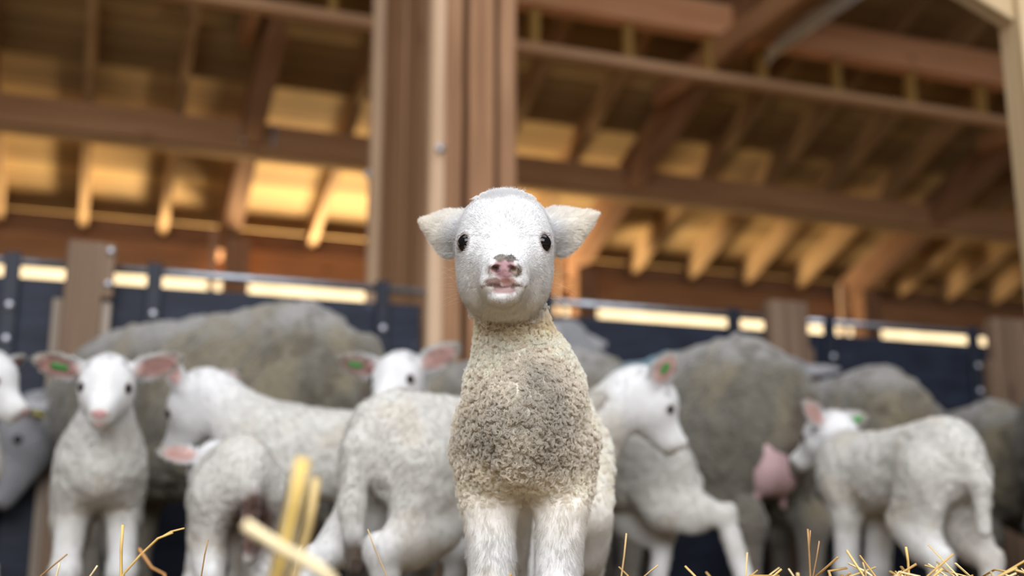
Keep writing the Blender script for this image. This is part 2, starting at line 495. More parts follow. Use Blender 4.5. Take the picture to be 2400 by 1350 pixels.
def fence_bay(s0, s1, straps, label):
    f = empty('board_fence', W((s0 + s1) / 2, TF, 0))
    tag(f, label, 'fence', 'dark blue fence panels behind the flock')
    for a, b in ((.0, .45), (.455, .90)):
        beam('board', W(s0 + .01, TF + .015, (a + b) / 2), W(s1 - .01, TF + .015, (a + b) / 2), .03, b - a, M_PANEL, f, Vector((0, 0, 1)), .003)
    link('top_pipe', tube_mesh('top_pipe', [W(s0, TF, .945), W(s1, TF, .945)], .0125, 14), M_STEEL, f)
    for s in straps:
        st = beam('strap', W(s, TF - .012, .03), W(s, TF - .012, .968), .044, .024, M_STRAP, f, V, .003)
        for z in (.812, .715, .40, .30):
            bolt(f, s + .002, TF - .024, z)
    return f
fence_bay(-1.15, -.05, (-.95, -.25), 'dark blue fence panel at the left edge, left of the left wooden fence post')
fence_bay(-.048, .975, (.14, .834), 'dark blue fence panel between the left fence post and the big timber post')
fence_bay(1.31, 2.32, (1.40, 2.12), 'dark blue fence panel between the big timber post and the right-hand fence post')
fence_bay(2.322, 3.33, (2.525, 3.19), 'dark blue fence panel between the two right-hand fence posts')
fence_bay(3.332, 4.6, (3.55, 4.4), 'dark blue fence panel beyond the fence post at the right edge')

def fence_post(s0, s1, ztop, label, cleat):
    p = empty('fence_post', W((s0 + s1) / 2, 3.4, 0))
    tag(p, label, 'post', 'wooden fence posts')
    sm = (s0 + s1) / 2
    beam('shaft', W(sm, 3.425, 0), W(sm, 3.425, ztop), s1 - s0, .06, M_FENCE, p, V, .005)
    if cleat:
        c = beam('cleat', W(s1 + .012, 3.415, ztop - .165), W(s1 + .012, 3.415, ztop - .005), .034, .05, M_FENCE, p, V)
        for z in (ztop - .027, ztop - .125):
            bolt(p, s1 + .014, 3.39, z, .010)
    beam('side_batten', W(s0 - .013, 3.43, 0), W(s0 - .013, 3.43, .835), .028, .05, M_GREY if cleat else M_FENCE, p, V)
    beam('side_batten', W(s1 + .013, 3.43, 0), W(s1 + .013, 3.43, .835), .028, .05, M_GREY if cleat else M_FENCE, p, V)
    return p
fence_post(-.107, -.003, 1.008, 'brown wooden fence post with bolted cleat, left of the big timber post', True)
fence_post(2.245, 2.40, 1.0, 'blunt brown wooden fence post rising behind the ewe with the bare udder', False)
fence_post(3.255, 3.42, 1.0, 'brown wooden fence post at the right edge', False)

# pale post with brace, close at the right
np_ = empty('braced_post', (1.245, 2.56, 0))
tag(np_, 'pale timber post with a sloping brace in the upper right corner', 'post')
M_PALE = wood('fresh_pale_wood', (.50, .36, .2), (.62, .47, .29), (.7, .55, .37))
beam('shaft', (1.275, 2.56, 0), (1.275, 2.56, 2.4), .12, .12, M_PALE, np_, Vector((0, 1, 0)))
beam('brace', (1.25, 2.56, 1.435), (.72, 2.56, 1.80), .06, .11, M_PALE, np_)
# ------------------------------------------------------------------ soft-body modelling: blended solids -> one continuous skin
class Blend:
    def __init__(self, lo, hi, h):
        self.lo = np.array(lo, np.float32); self.h = h
        self.n = np.ceil((np.array(hi) - np.array(lo)) / h).astype(int) + 1
        self.D = np.full(self.n, .2, np.float32)
    def block(self, lo, hi):
        a = np.clip(np.floor((np.asarray(lo) - self.lo) / self.h).astype(int), 0, self.n - 1)
        b = np.clip(np.ceil((np.asarray(hi) - self.lo) / self.h).astype(int) + 1, 0, self.n)
        if (b <= a).any(): return None, None
        ax = [self.lo[i] + self.h * np.arange(a[i], b[i], dtype=np.float32) for i in range(3)]
        P = np.stack(np.meshgrid(*ax, indexing='ij'), -1)
        return (slice(a[0], b[0]), slice(a[1], b[1]), slice(a[2], b[2])), P
    def put(self, sl, d, k, sub=False):
        D = self.D[sl]
        if sub:
            d = -d
            h = np.maximum(k - np.abs(D - d), 0) / max(k, 1e-6)
            self.D[sl] = np.maximum(D, d) + h * h * k * .25
        else:
            h = np.maximum(k - np.abs(D - d), 0) / max(k, 1e-6)
            self.D[sl] = np.minimum(D, d) - h * h * k * .25
    def cone(self, a, b, ra, rb, k=.02, sub=False):
        a = np.array(a, np.float32); b = np.array(b, np.float32); r = max(ra, rb) + k + 3 * self.h
        sl, P = self.block(np.minimum(a, b) - r, np.maximum(a, b) + r)
        if sl is None: return
        ba = b - a; L2 = float(ba @ ba) + 1e-9
        q = P - a
        t = np.clip((q @ ba) / L2, 0, 1)
        d = np.sqrt(((q - t[..., None] * ba) ** 2).sum(-1)) - (ra + (rb - ra) * t)
        self.put(sl, d, k, sub)
    def chain(self, pts, rad, k=.02):
        for i in range(len(pts) - 1):
            self.cone(pts[i], pts[i + 1], rad[i], rad[i + 1], k if i == 0 else min(k, .012) if k < .05 else k * .5)
    def ell(self, c, r, k=.02, R=None, cup=0.0, sub=False, taper=0.0):
        """Ellipsoid; R columns are its axes; cup bends axis 2 by axis 1 squared; taper narrows axis 1 along axis 0."""
        c = np.array(c, np.float32); r = np.array(r, np.float32)
        rr = float(r.max()) + k + 3 * self.h
        sl, P = self.block(c - rr, c + rr)
        if sl is None: return
        q = P - c
        if R is not None: q = q @ np.array(R, np.float32)
        if cup: q = np.stack([q[..., 0], q[..., 1], q[..., 2] - cup * q[..., 1] ** 2], -1)
        if taper: q = np.stack([q[..., 0], q[..., 1] / np.maximum(1 - taper * (q[..., 0] / r[0]), .3), q[..., 2]], -1)
        k0 = np.sqrt(((q / r) ** 2).sum(-1)); k1 = np.sqrt(((q / (r * r)) ** 2).sum(-1)) + 1e-9
        self.put(sl, k0 * (k0 - 1) / k1, k, sub)
    def sample(self, p):
        g = (np.asarray(p) - self.lo) / self.h
        i = np.clip(np.floor(g).astype(int), 0, self.n - 2); f = g - i
        v = 0
        for dx in (0, 1):
            for dy in (0, 1):
                for dz in (0, 1):
                    w = (f[..., 0] if dx else 1 - f[..., 0]) * (f[..., 1] if dy else 1 - f[..., 1]) * (f[..., 2] if dz else 1 - f[..., 2])
                    v = v + w * self.D[i[..., 0] + dx, i[..., 1] + dy, i[..., 2] + dz]
        return v
    def hit(self, o, d, far=.15):
        """First point on the skin along o + d*s coming from inside."""
        o = np.array(o, float); d = np.array(d, float); d /= np.linalg.norm(d)
        s = np.linspace(0, far, 400)
        v = self.sample(o + s[:, None] * d)
        i = np.argmax(v > 0)
        return o + d * s[i]
    def mesh(self, smooth=2):
        D = self.D; nx, ny, nz = D.shape
        S = D < 0
        cs = [(i, j, k) for i in (0, 1) for j in (0, 1) for k in (0, 1)]
        cnt = np.zeros((nx - 1, ny - 1, nz - 1), np.int8)
        for i, j, k in cs: cnt += S[i:nx - 1 + i, j:ny - 1 + j, k:nz - 1 + k]
        act = np.argwhere((cnt > 0) & (cnt < 8))
        idx = np.full(cnt.shape, -1, np.int32)
        idx[act[:, 0], act[:, 1], act[:, 2]] = np.arange(len(act))
        dv = {c: D[act[:, 0] + c[0], act[:, 1] + c[1], act[:, 2] + c[2]] for c in cs}
        acc = np.zeros((len(act), 3)); num = np.zeros(len(act))
        for a in cs:
            for ax in range(3):
                if a[ax]: continue
                b = list(a); b[ax] = 1; b = tuple(b)
                da, db = dv[a], dv[b]
                x = (da < 0) != (db < 0)
                t = da / np.where(x, da - db, 1)
                p = np.tile(np.array(a, float), (len(act), 1)); p[:, ax] += t
                acc[x] += p[x]; num[x] += 1
        v = (act + acc / num[:, None]) * self.h + self.lo
        F = []
        for ax in range(3):
            o1, o2 = (ax + 1) % 3, (ax + 2) % 3
            sA = [slice(None)] * 3; sB = [slice(None)] * 3
            sA[ax] = slice(0, D.shape[ax] - 1); sB[ax] = slice(1, D.shape[ax])
            x = S[tuple(sA)] != S[tuple(sB)]
            e = np.argwhere(x)
            ok = (e[:, o1] > 0) & (e[:, o2] > 0) & (e[:, o1] < D.shape[o1] - 1) & (e[:, o2] < D.shape[o2] - 1)
            e = e[ok]
            q = []
            for d1, d2 in ((1, 1), (0, 1), (0, 0), (1, 0)):
                c = e.copy(); c[:, o1] -= d1; c[:, o2] -= d2
                q.append(idx[c[:, 0], c[:, 1], c[:, 2]])
            q = np.stack(q, 1)
            ins = S[e[:, 0], e[:, 1], e[:, 2]]
            q[~ins] = q[~ins][:, ::-1]
            F.append(q)
        F = np.concatenate(F)
        F = F[(F >= 0).all(1)]
        E_ = np.concatenate([F[:, [0, 1]], F[:, [1, 2]], F[:, [2, 3]], F[:, [3, 0]]])
        for it in range(smooth):
            deg = np.bincount(E_[:, 0], minlength=len(v)) + np.bincount(E_[:, 1], minlength=len(v))
            s = np.stack([np.bincount(E_[:, 0], v[E_[:, 1], a], len(v)) + np.bincount(E_[:, 1], v[E_[:, 0], a], len(v)) for a in range(3)], 1)
            w = .5 if it % 2 == 0 else -.42
            v = v + w * (s / np.maximum(deg, 1)[:, None] - v)
        return v, F

def quads_to_mesh(name, v, F, col=None):
    me = bpy.data.meshes.new(name)
    me.vertices.add(len(v)); me.vertices.foreach_set('co', v.astype(np.float32).ravel())
    me.loops.add(F.size); me.loops.foreach_set('vertex_index', F.astype(np.int32).ravel())
    me.polygons.add(len(F)); me.polygons.foreach_set('loop_start', np.arange(len(F), dtype=np.int32) * 4)
    me.polygons.foreach_set('use_smooth', np.ones(len(F), bool))
    me.update(calc_edges=True)
    if col is not None:
        a = me.attributes.new('coat', 'FLOAT_COLOR', 'POINT')
        a.data.foreach_set('color', np.concatenate([col, np.ones((len(col), 1))], 1).astype(np.float32).ravel())
    return me

def vnormals(v, F):
    t1 = np.cross(v[F[:, 2]] - v[F[:, 0]], v[F[:, 3]] - v[F[:, 1]])
    nn = np.zeros_like(v)
    for k in range(4):
        for a in range(3): nn[:, a] += np.bincount(F[:, k], t1[:, a], len(v))
    return nn / (np.linalg.norm(nn, axis=1, keepdims=True) + 1e-12)

# smooth value noise on points (for coat patches and tufts)
_LAT = RNG.random((32, 32, 32))
def vnoise(p, f, seed=0):
    q = p * f + seed * 7.13
    i = np.floor(q).astype(int); t = q - i; t = t * t * (3 - 2 * t)
    r = 0
    for dx in (0, 1):
        for dy in (0, 1):
            for dz in (0, 1):
                w = (t[:, 0] if dx else 1 - t[:, 0]) * (t[:, 1] if dy else 1 - t[:, 1]) * (t[:, 2] if dz else 1 - t[:, 2])
                r = r + w * _LAT[(i[:, 0] + dx) % 32, (i[:, 1] + dy) % 32, (i[:, 2] + dz) % 32]
    return r
def fnoise(p, f, seed=0, oct=3):
    return sum(vnoise(p, f * 2 ** o, seed + o) * .5 ** (o + 1) for o in range(oct)) / (1 - .5 ** oct)
def sstep(a, b, x):
    t = np.clip((x - a) / (b - a), 0, 1); return t * t * (3 - 2 * t)
def lerp(a, b, w): return a + (np.asarray(b) - a) * w[:, None]

# ------------------------------------------------------------------ coat materials
def coat_mat(name, bump, scale, dist=.004, sss=.0):
    m, nt, b = new_mat(name, .9, .12)
    at = N(nt, 'ShaderNodeAttribute'); at.attribute_name = 'coat'
    tc = N(nt, 'ShaderNodeTexCoord')
    n = N(nt, 'ShaderNodeTexNoise'); n.inputs['Scale'].default_value = scale; n.inputs['Detail'].default_value = 3
    nt.links.new(tc.outputs['Object'], n.inputs['Vector'])
    nt.links.new(at.outputs['Color'], b.inputs['Base Color'])
    bp = N(nt, 'ShaderNodeBump'); bp.inputs['Strength'].default_value = bump; bp.inputs['Distance'].default_value = dist
    nt.links.new(n.outputs['Fac'], bp.inputs['Height']); nt.links.new(bp.outputs[0], b.inputs['Normal'])
    b.inputs['Sheen Weight'].default_value = .25; b.inputs['Sheen Roughness'].default_value = .6
    return m
M_COAT = coat_mat('lamb_skin', .35, 160, .003)
M_WOOL = coat_mat('ewe_wool', .9, 70, .012)
def hair_mat():
    m = bpy.data.materials.new('lamb_hair'); m.use_nodes = True; nt = m.node_tree
    b = nt.nodes['Principled BSDF']; out = nt.nodes['Material Output']
    at = N(nt, 'ShaderNodeAttribute'); at.attribute_name = 'coat'
    nt.links.new(at.outputs['Color'], b.inputs['Base Color'])
    b.inputs['Roughness'].default_value = .6; b.inputs['Specular IOR Level'].default_value = .12
    tr = N(nt, 'ShaderNodeBsdfTranslucent'); nt.links.new(at.outputs['Color'], tr.inputs[0])
    mx = N(nt, 'ShaderNodeMixShader'); mx.inputs[0].default_value = .55
    nt.links.new(b.outputs[0], mx.inputs[1]); nt.links.new(tr.outputs[0], mx.inputs[2])
    nt.links.new(mx.outputs[0], out.inputs['Surface'])
    return m
M_HAIR = hair_mat()
M_EYE, _nt, _b = new_mat('eye_gloss', .05, .30)
_b.inputs['Base Color'].default_value = (.006, .005, .005, 1)
M_TAGG = plain('green_tag_plastic', (.06, .30, .07), .4, 0, .5, .05)
M_TAGY = plain('yellow_tag_plastic', (.62, .55, .10), .4, 0, .5, .05)
M_UDDER = plain('udder_skin', (.50, .335, .34), .55, 0, .4, .08, 9)

def add_hair(name, pts, cols, rad, parent, mat):
    """pts (n, m, 3) strand points in the parent's space."""
    n, m = pts.shape[:2]
    cu = bpy.data.hair_curves.new(name)
    cu.add_curves([m] * n)
    cu.attributes['position'].data.foreach_set('vector', pts.astype(np.float32).ravel())
    ra = cu.attributes.new('radius', 'FLOAT', 'POINT')
    ra.data.foreach_set('value', np.broadcast_to(rad, (n, m)).astype(np.float32).ravel())
    ca = cu.attributes.new('coat', 'FLOAT_COLOR', 'CURVE')
    ca.data.foreach_set('color', np.concatenate([cols, np.ones((n, 1))], 1).astype(np.float32).ravel())
    cu.materials.append(mat)
    o = bpy.data.objects.new(name, cu); COL.objects.link(o); o.parent = parent
    return o

def scatter(v, F, nrm, dens, n):
    """n random points over the skin, dens = weight per vertex."""
    T = np.concatenate([F[:, [0, 1, 2]], F[:, [0, 2, 3]]])
    ar = np.linalg.norm(np.cross(v[T[:, 1]] - v[T[:, 0]], v[T[:, 2]] - v[T[:, 0]]), axis=1) * dens[T].mean(1)
    c = np.cumsum(ar); c /= c[-1]
    ti = np.searchsorted(c, RNG.random(n)); T = T[np.minimum(ti, len(T) - 1)]
    a = RNG.random(n); b = RNG.random(n); s = a + b > 1; a[s] = 1 - a[s]; b[s] = 1 - b[s]
    w = np.stack([1 - a - b, a, b], 1)
    P = (v[T] * w[..., None]).sum(1); Nn = (nrm[T] * w[..., None]).sum(1)
    Nn /= np.linalg.norm(Nn, axis=1, keepdims=True) + 1e-9
    return P, Nn, T, w

# ------------------------------------------------------------------ sheep anatomy
def rot_head(dpsi, pitch, roll):
    return np.array((Matrix.Rotation(-dpsi, 3, 'Z') @ Matrix.Rotation(pitch, 3, 'X') @ Matrix.Rotation(roll, 3, 'Y')))

def ear_frame(side, az, el, face):
    """Columns: along the ear, across it, out of its hollow. az 90 = straight out, <90 forward, >90 back; face turns the hollow."""
    a = radians(az); e = radians(el)
    d = np.array([side * sin(a) * cos(e), cos(a) * cos(e), sin(e)])
    fwd = np.array([0, 1, 0.0]) if abs(d[1]) < .9 else np.array([side, 0, 0.0])
    n0 = fwd - d * (fwd @ d); n0 /= np.linalg.norm(n0)
    b0 = np.cross(n0, d)
    f = radians(face) * side
    n_ = n0 * cos(f) + b0 * sin(f)
    b_ = np.cross(n_, d)
    return np.stack([d, b_, n_], 1)

LAMB_LEGS = dict(
    F=[(.036, .105, .265), (.037, .100, .215), (.034, .112, .118), (.033, .106, .045), (.033, .118, .014)],
    H=[(.040, -.150, .270), (.046, -.105, .205), (.042, -.190, .138), (.040, -.178, .045), (.040, -.165, .014)])
LAMB_RAD = dict(F=[.034, .0265, .0215, .0165, .0175], H=[.045, .034, .0195, .0165, .0175])

def leg_points(base, side, ds):
    """ds: dict(y shear forward, x shear outward, lift) for this leg."""
    z0 = base[0][2]; out = []
    for i, (x, y, z) in enumerate(base):
        t = (z0 - z) / z0
        e = ds.get('joint', {}).get(i, (0, 0, 0))
        out.append((side * (x + ds.get('x', 0) * t) + e[0], y + ds.get('y', 0) * t + e[1], z + e[2]))
    return out

def head_solids(B, Hm, hp, size, ewe=False, fine=False):
    """Adds the head in frame Hm (3x3) at hp."""
    def T(p): return hp + Hm @ (np.array(p) * size)
    def el(c, r, k, **kw): B.ell(T(c), np.array(r) * size, k * size, kw.pop('R', Hm), **kw)
    def co(a, b, ra, rb, k, **kw): B.cone(T(a), T(b), ra * size, rb * size, k * size, **kw)
    lm = 1.35 if ewe else 1.0                     # muzzle length
    el((0, -.012, .004), (.0405, .050, .0425), .012)
    el((0, .016, .013), (.033, .034, .029), .02)
    for s in (-1, 1):
        el((s * .0165, .010, -.018), (.026, .038, .031), .02)
        el((s * .027, .022, .006), (.0135, .018, .0145), .012)
    co((0, .028, -.010), (0, .080 * lm, -.0185), .0315, .0195, .02)
    co((0, -.004, -.032), (0, .080 * lm, -.0355), .026, .0135, .018)
    nk = .80 if fine else 1.0
    el((0, .0945 * lm, -.0145), (.0150 * nk, .0105, .0115 * nk), .008)
    for s in (-1, 1):
        el((s * .0105 * nk, .0955 * lm, -.0135), (.0065 * nk, .008, .0080 * nk), .004)
        el((s * .0085, .086 * lm, -.0275), (.0115, .0125, .0085), .006)
    el((0, .0865 * lm, -.0385), (.0125, .0115, .0075), .005)
    if fine:
        el((0, -.004, .0145), (.0405, .046, .0365), .012)
        for s in (-1, 1): el((s * .013, .006, -.0365), (.0265, .036, .0275), .016)
        # nostrils, slanted slits, then the philtrum and the mouth line
        for s in (-1, 1):
            R = Hm @ np.array(Matrix.Rotation(s * radians(35), 3, 'Y'))
            B.ell(T((s * .0072, .1045, -.0152)), np.array((.0040, .0070, .0020)) * size, .002, R, sub=True)
        B.cone(T((0, .106, -.020)), T((0, .1005, -.031)), .0012, .0012, .003, sub=True)
        mp = [(-.014, .0965, -.0308), (0, .1025, -.0302), (.014, .0965, -.0308)]
        for i in range(2): B.cone(T(mp[i]), T(mp[i + 1]), .0009, .0009, .003, sub=True)
    return T

def ear_solid(B, T, Hm, size, side, az, el, face, L=.072, Wd=.021, th=.0042, base=(.037, -.016, .016), cup=9.0, taper=.25):
    E = Hm @ ear_frame(side, az, el, face)
    b = T((side * base[0], base[1], base[2]))
    c = b + E[:, 0] * L * size * .5
    B.ell(c, np.array((L * .56, Wd, th)) * size, .006 * size, E, cup=cup / size, taper=taper)
    B.cone(b - E[:, 0] * .006 * size, b + E[:, 0] * .014 * size, .0125 * size, .009 * size, .012 * size)
    return b, E, c

def head_masks(v, hp, Hm, size):
    return ((v - hp) @ Hm) / size                 # head-local coordinates

C_WHITE = np.array((.67, .665, .67)); C_CREAM = np.array((.51, .495, .465)); C_PINK = np.array((.52, .29, .285))
C_EAR = np.array((.60, .385, .35)); C_DIRT = np.array((.24, .205, .155)); C_BROWN = np.array((.10, .045, .03))

def build_lamb(sp):
    """One lamb: skin as one continuous mesh, eyes, tag and (where wanted) a hair coat."""
    sc = sp.get('scale', 1.0); h = sp.get('res', .0042)
    psi = radians(sp['psi'])
    root = empty('lamb', (sp['x'], sp['y'], 0), -psi)
    root.scale = (sc, sc, sc)
    tag(root, sp['label'], 'lamb', sp.get('group'))
    hp = np.array(sp['head'], float)
    Hm = rot_head(radians(sp.get('hpsi', sp['psi'])) - psi, radians(sp.get('hpitch', -20)), radians(sp.get('hroll', 0)))
    hs = sp.get('hsize', 1.0); fat = sp.get('fat', 1.0)
    lo = np.minimum((-.14, -.36, -.01), hp - .16); hi = np.maximum((.14, .25, .40), hp + .16)
    B = Blend(lo, hi, h)
    g = sp.get('shift', (0, 0))                   # chest, rump sideways (spine bend)
    lift = sp.get('rump', 0.0)
    # trunk
    B.ell((g[0], .085, .297), (.056 * fat, .105, .069), .03)
    B.ell((g[0], .135, .290), (.051 * fat, .062, .062), .035)
    B.ell((0, -.015, .294), (.057 * fat, .125, .066), .05)
    B.ell((g[1], -.130, .292 + lift), (.052 * fat, .088, .070), .04)
    B.cone((g[0], .125, .334), (g[1], -.155, .330 + lift), .032, .034, .05)
    B.ell((g[1], -.185, .290 + lift), (.045 * fat, .040, .058), .04)
    # neck
    nb = sp.get('neckbase', (g[0], .120, .315)); nr = sp.get('neck', (.060, .037))
    back = hp + Hm @ np.array((0, -.030, -.022)) * hs
    mid = (np.array(nb) * .5 + back * .5) + np.array(sp.get('neckbow', (0, .010, 0)))
    B.chain([nb, mid, back], [nr[0], (nr[0] + nr[1]) * .47, nr[1]], sp.get('neckk', .045))
    if 'throat' in sp: B.cone(*sp['throat'])
    # legs
    lr = sp.get('legfat', 1.0)
    for key, base in LAMB_LEGS.items():
        for side in (-1, 1):
            ds = sp.get('legs', {}).get(key + ('R' if side > 0 else 'L'), {})
            bs = [(x, y, z + (lift if key == 'H' and i == 0 else 0)) for i, (x, y, z) in enumerate(base)]
            P = leg_points(bs, side, ds)
            gx = g[0] if key == 'F' else g[1]
            P = [(p[0] + gx * (1 - i / 4 * .3), p[1], p[2]) for i, p in enumerate(P)]
            rad = [r * lr for r in LAMB_RAD[key]]
            if key == 'F':
                B.ell((P[0][0] * min(1, fat), P[0][1] + .005, P[0][2] + .01), (.026 * fat, .046, .056), .025)
            else:
                B.ell((np.array(P[0]) * .55 + np.array(P[1]) * .45) + (0, -.012, .01), (.029 * fat, .056, .078), .03)
            B.chain(P, rad, .025)
            if key == 'F': B.ell(P[2], (rad[2] * 1.04, rad[2] * 1.08, rad[2] * 1.25), .01)
            else:                                 # gaskin and point of the hock
                B.ell(np.array(P[1]) * .55 + np.array(P[2]) * .45, (.021 * lr, .036, .042), .03)
                B.cone(P[2], np.array(P[2]) + (0, -.011, .012), .016, .011, .012)
            B.ell((P[4][0], P[4][1] + .008, .013), (.0165, .022, .015), .008)
    # tail
    if sp.get('tail') is not None:
        tl = sp['tail']
        B.chain(tl, [.020] + [.0165] * (len(tl) - 2) + [.012], .015)
    # head
    T = head_solids(B, Hm, hp, hs, False, sp.get('fine', False))
    ears = []
    for side in (1, -1):
        e = dict(az=95, el=8, face=10); e.update(sp.get('ear', {})); e.update(sp.get('earR' if side > 0 else 'earL', {}))
        ears.append((side, e, ear_solid(B, T, Hm, hs, side, **e)))
    # eyes found on the finished skin
    eyes = []
    for side in (1, -1):
        o = T((side * .010, .014, .004)); d = Hm @ np.array((side * .70, .64, .03)); d /= np.linalg.norm(d)
        p = B.hit(o, d, .07)
        eyes.append((side, p - d * .0060 * hs, d))
    v, F = B.mesh(sp.get('smooth', 4))
    q = head_masks(v, hp, Hm, hs)
    tr = sstep(.17, .23, v[:, 2]) * sstep(.085, .11, np.linalg.norm(q, axis=1))
    v = v + vnormals(v, F) * ((fnoise(v, 55, sp.get('seed', 1) + 3, 3) - .5) * .0075 * tr)[:, None]
    # ---- coat colour
    col = np.tile(C_CREAM, (len(v), 1))
    hd = np.exp(-np.maximum(0, np.linalg.norm(q * (1, .8, 1), axis=1) - .065) / .02)
    col = lerp(col, C_WHITE, np.clip(hd, 0, 1))
    col = lerp(col, C_WHITE, sstep(.22, .15, v[:, 2]) * .8)
    dirt = fnoise(v, 16, sp.get('seed', 1))
    col = lerp(col, (.45, .40, .33), sstep(.50, .72, dirt) * .55 * (1 - np.clip(hd, 0, 1)))
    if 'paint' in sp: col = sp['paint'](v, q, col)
    near_head = np.linalg.norm(q, axis=1) < .2
    for side, e, (b, E, c) in ears:
        r = (v - c) @ E
        L = e.get('L', .072) * hs; Wd = e.get('Wd', .021) * hs
        inside = (r[:, 2] - 9.0 / hs * r[:, 1] ** 2 > .0006) & (np.abs(r[:, 0]) < L * .58) & (np.abs(r[:, 2]) < .02)
        w = sstep(1.0, .62, np.sqrt((r[:, 0] / (L * .5)) ** 2 + (r[:, 1] / (Wd * .78)) ** 2)) * inside
        col = lerp(col, C_EAR, w * .9)
    # nose, lips
    nd = np.sqrt(((q - (0, .1005, -.0150)) / (sp.get('pad', .0132), .0125, .0092)) ** 2 @ np.ones(3))
    col = lerp(col, sp.get('nose', C_PINK), sstep(1.12, .82, nd) * near_head)
    ld = np.sqrt(((q - (0, .095, -.0334)) / (.0122, .014, .0038)) ** 2 @ np.ones(3))
    col = lerp(col, sp.get('lips', (.52, .31, .30)), sstep(1.15, .75, ld) * .9 * near_head)
    for side, p, d in eyes:
        dd = np.linalg.norm(v - p, axis=1) / hs
        col = lerp(col, (.20, .12, .11), sstep(.0116, .0098, dd) * .85)
    if 'late' in sp: col = sp['late'](v, q, col)
    hoof = sstep(.028, .020, v[:, 2]); col = lerp(col, (.10, .085, .07), hoof)
    me = quads_to_mesh('body', v, F, np.clip(col, 0, 1))
    me.materials.append(M_COAT)
    body = bpy.data.objects.new('body', me); COL.objects.link(body); body.parent = root
    for side, p, d in eyes:
        vs, fs = uv_ball(.0093 * hs, 20, 14)
        o = link('eye', mesh_from('eye', vs, fs, True), M_EYE)
        o.parent = root; o.matrix_basis = Matrix.Translation(Vector(p))
        o['label'] = 'glossy black eye'
    if sp.get('tag'):
        side, face = sp['tag'][:2]
        for s_, e, (b, E, c) in ears:
            if s_ != side: continue
            L = e.get('L', .072) * hs
            pos = c + E[:, 0] * L * sp['tag'][2] + E[:, 2] * (.0062 * face) * hs
            Mx = Matrix([[*E[i], 0] for i in range(3)] + [[0, 0, 0, 1]]); Mx.translation = Vector(pos)
            o = link('ear_tag', box_mesh('ear_tag', .026, .011, .003, .0012), sp['tag'][3] if len(sp['tag']) > 3 else M_TAGG)
            o.parent = root; o.matrix_basis = Mx
            o['label'] = 'small green plastic ear tag'
    if sp.get('hair'): lamb_hair(sp, root, v, F, q, hp, Hm, hs, np.clip(col, 0, 1), eyes, ears, nd, ld)
    return root

def uv_ball(r, nu=16, nv=10, sc=(1, 1, 1)):
    vs = [(0, 0, r * sc[2])]
    for j in range(1, nv):
        t = pi * j / nv
        for i in range(nu):
            vs.append((r * sc[0] * sin(t) * cos(2 * pi * i / nu), r * sc[1] * sin(t) * sin(2 * pi * i / nu), r * sc[2] * cos(t)))
    vs.append((0, 0, -r * sc[2]))
    fs = [(0, 1 + i, 1 + (i + 1) % nu) for i in range(nu)]
    for j in range(nv - 2):
        for i in range(nu):
            a = 1 + j * nu + i; b = 1 + j * nu + (i + 1) % nu
            fs.append((a, a + nu, b + nu, b))
    k = 1 + (nv - 2) * nu
    fs += [(k + i, len(vs) - 1, k + (i + 1) % nu) for i in range(nu)]
    return vs, fs

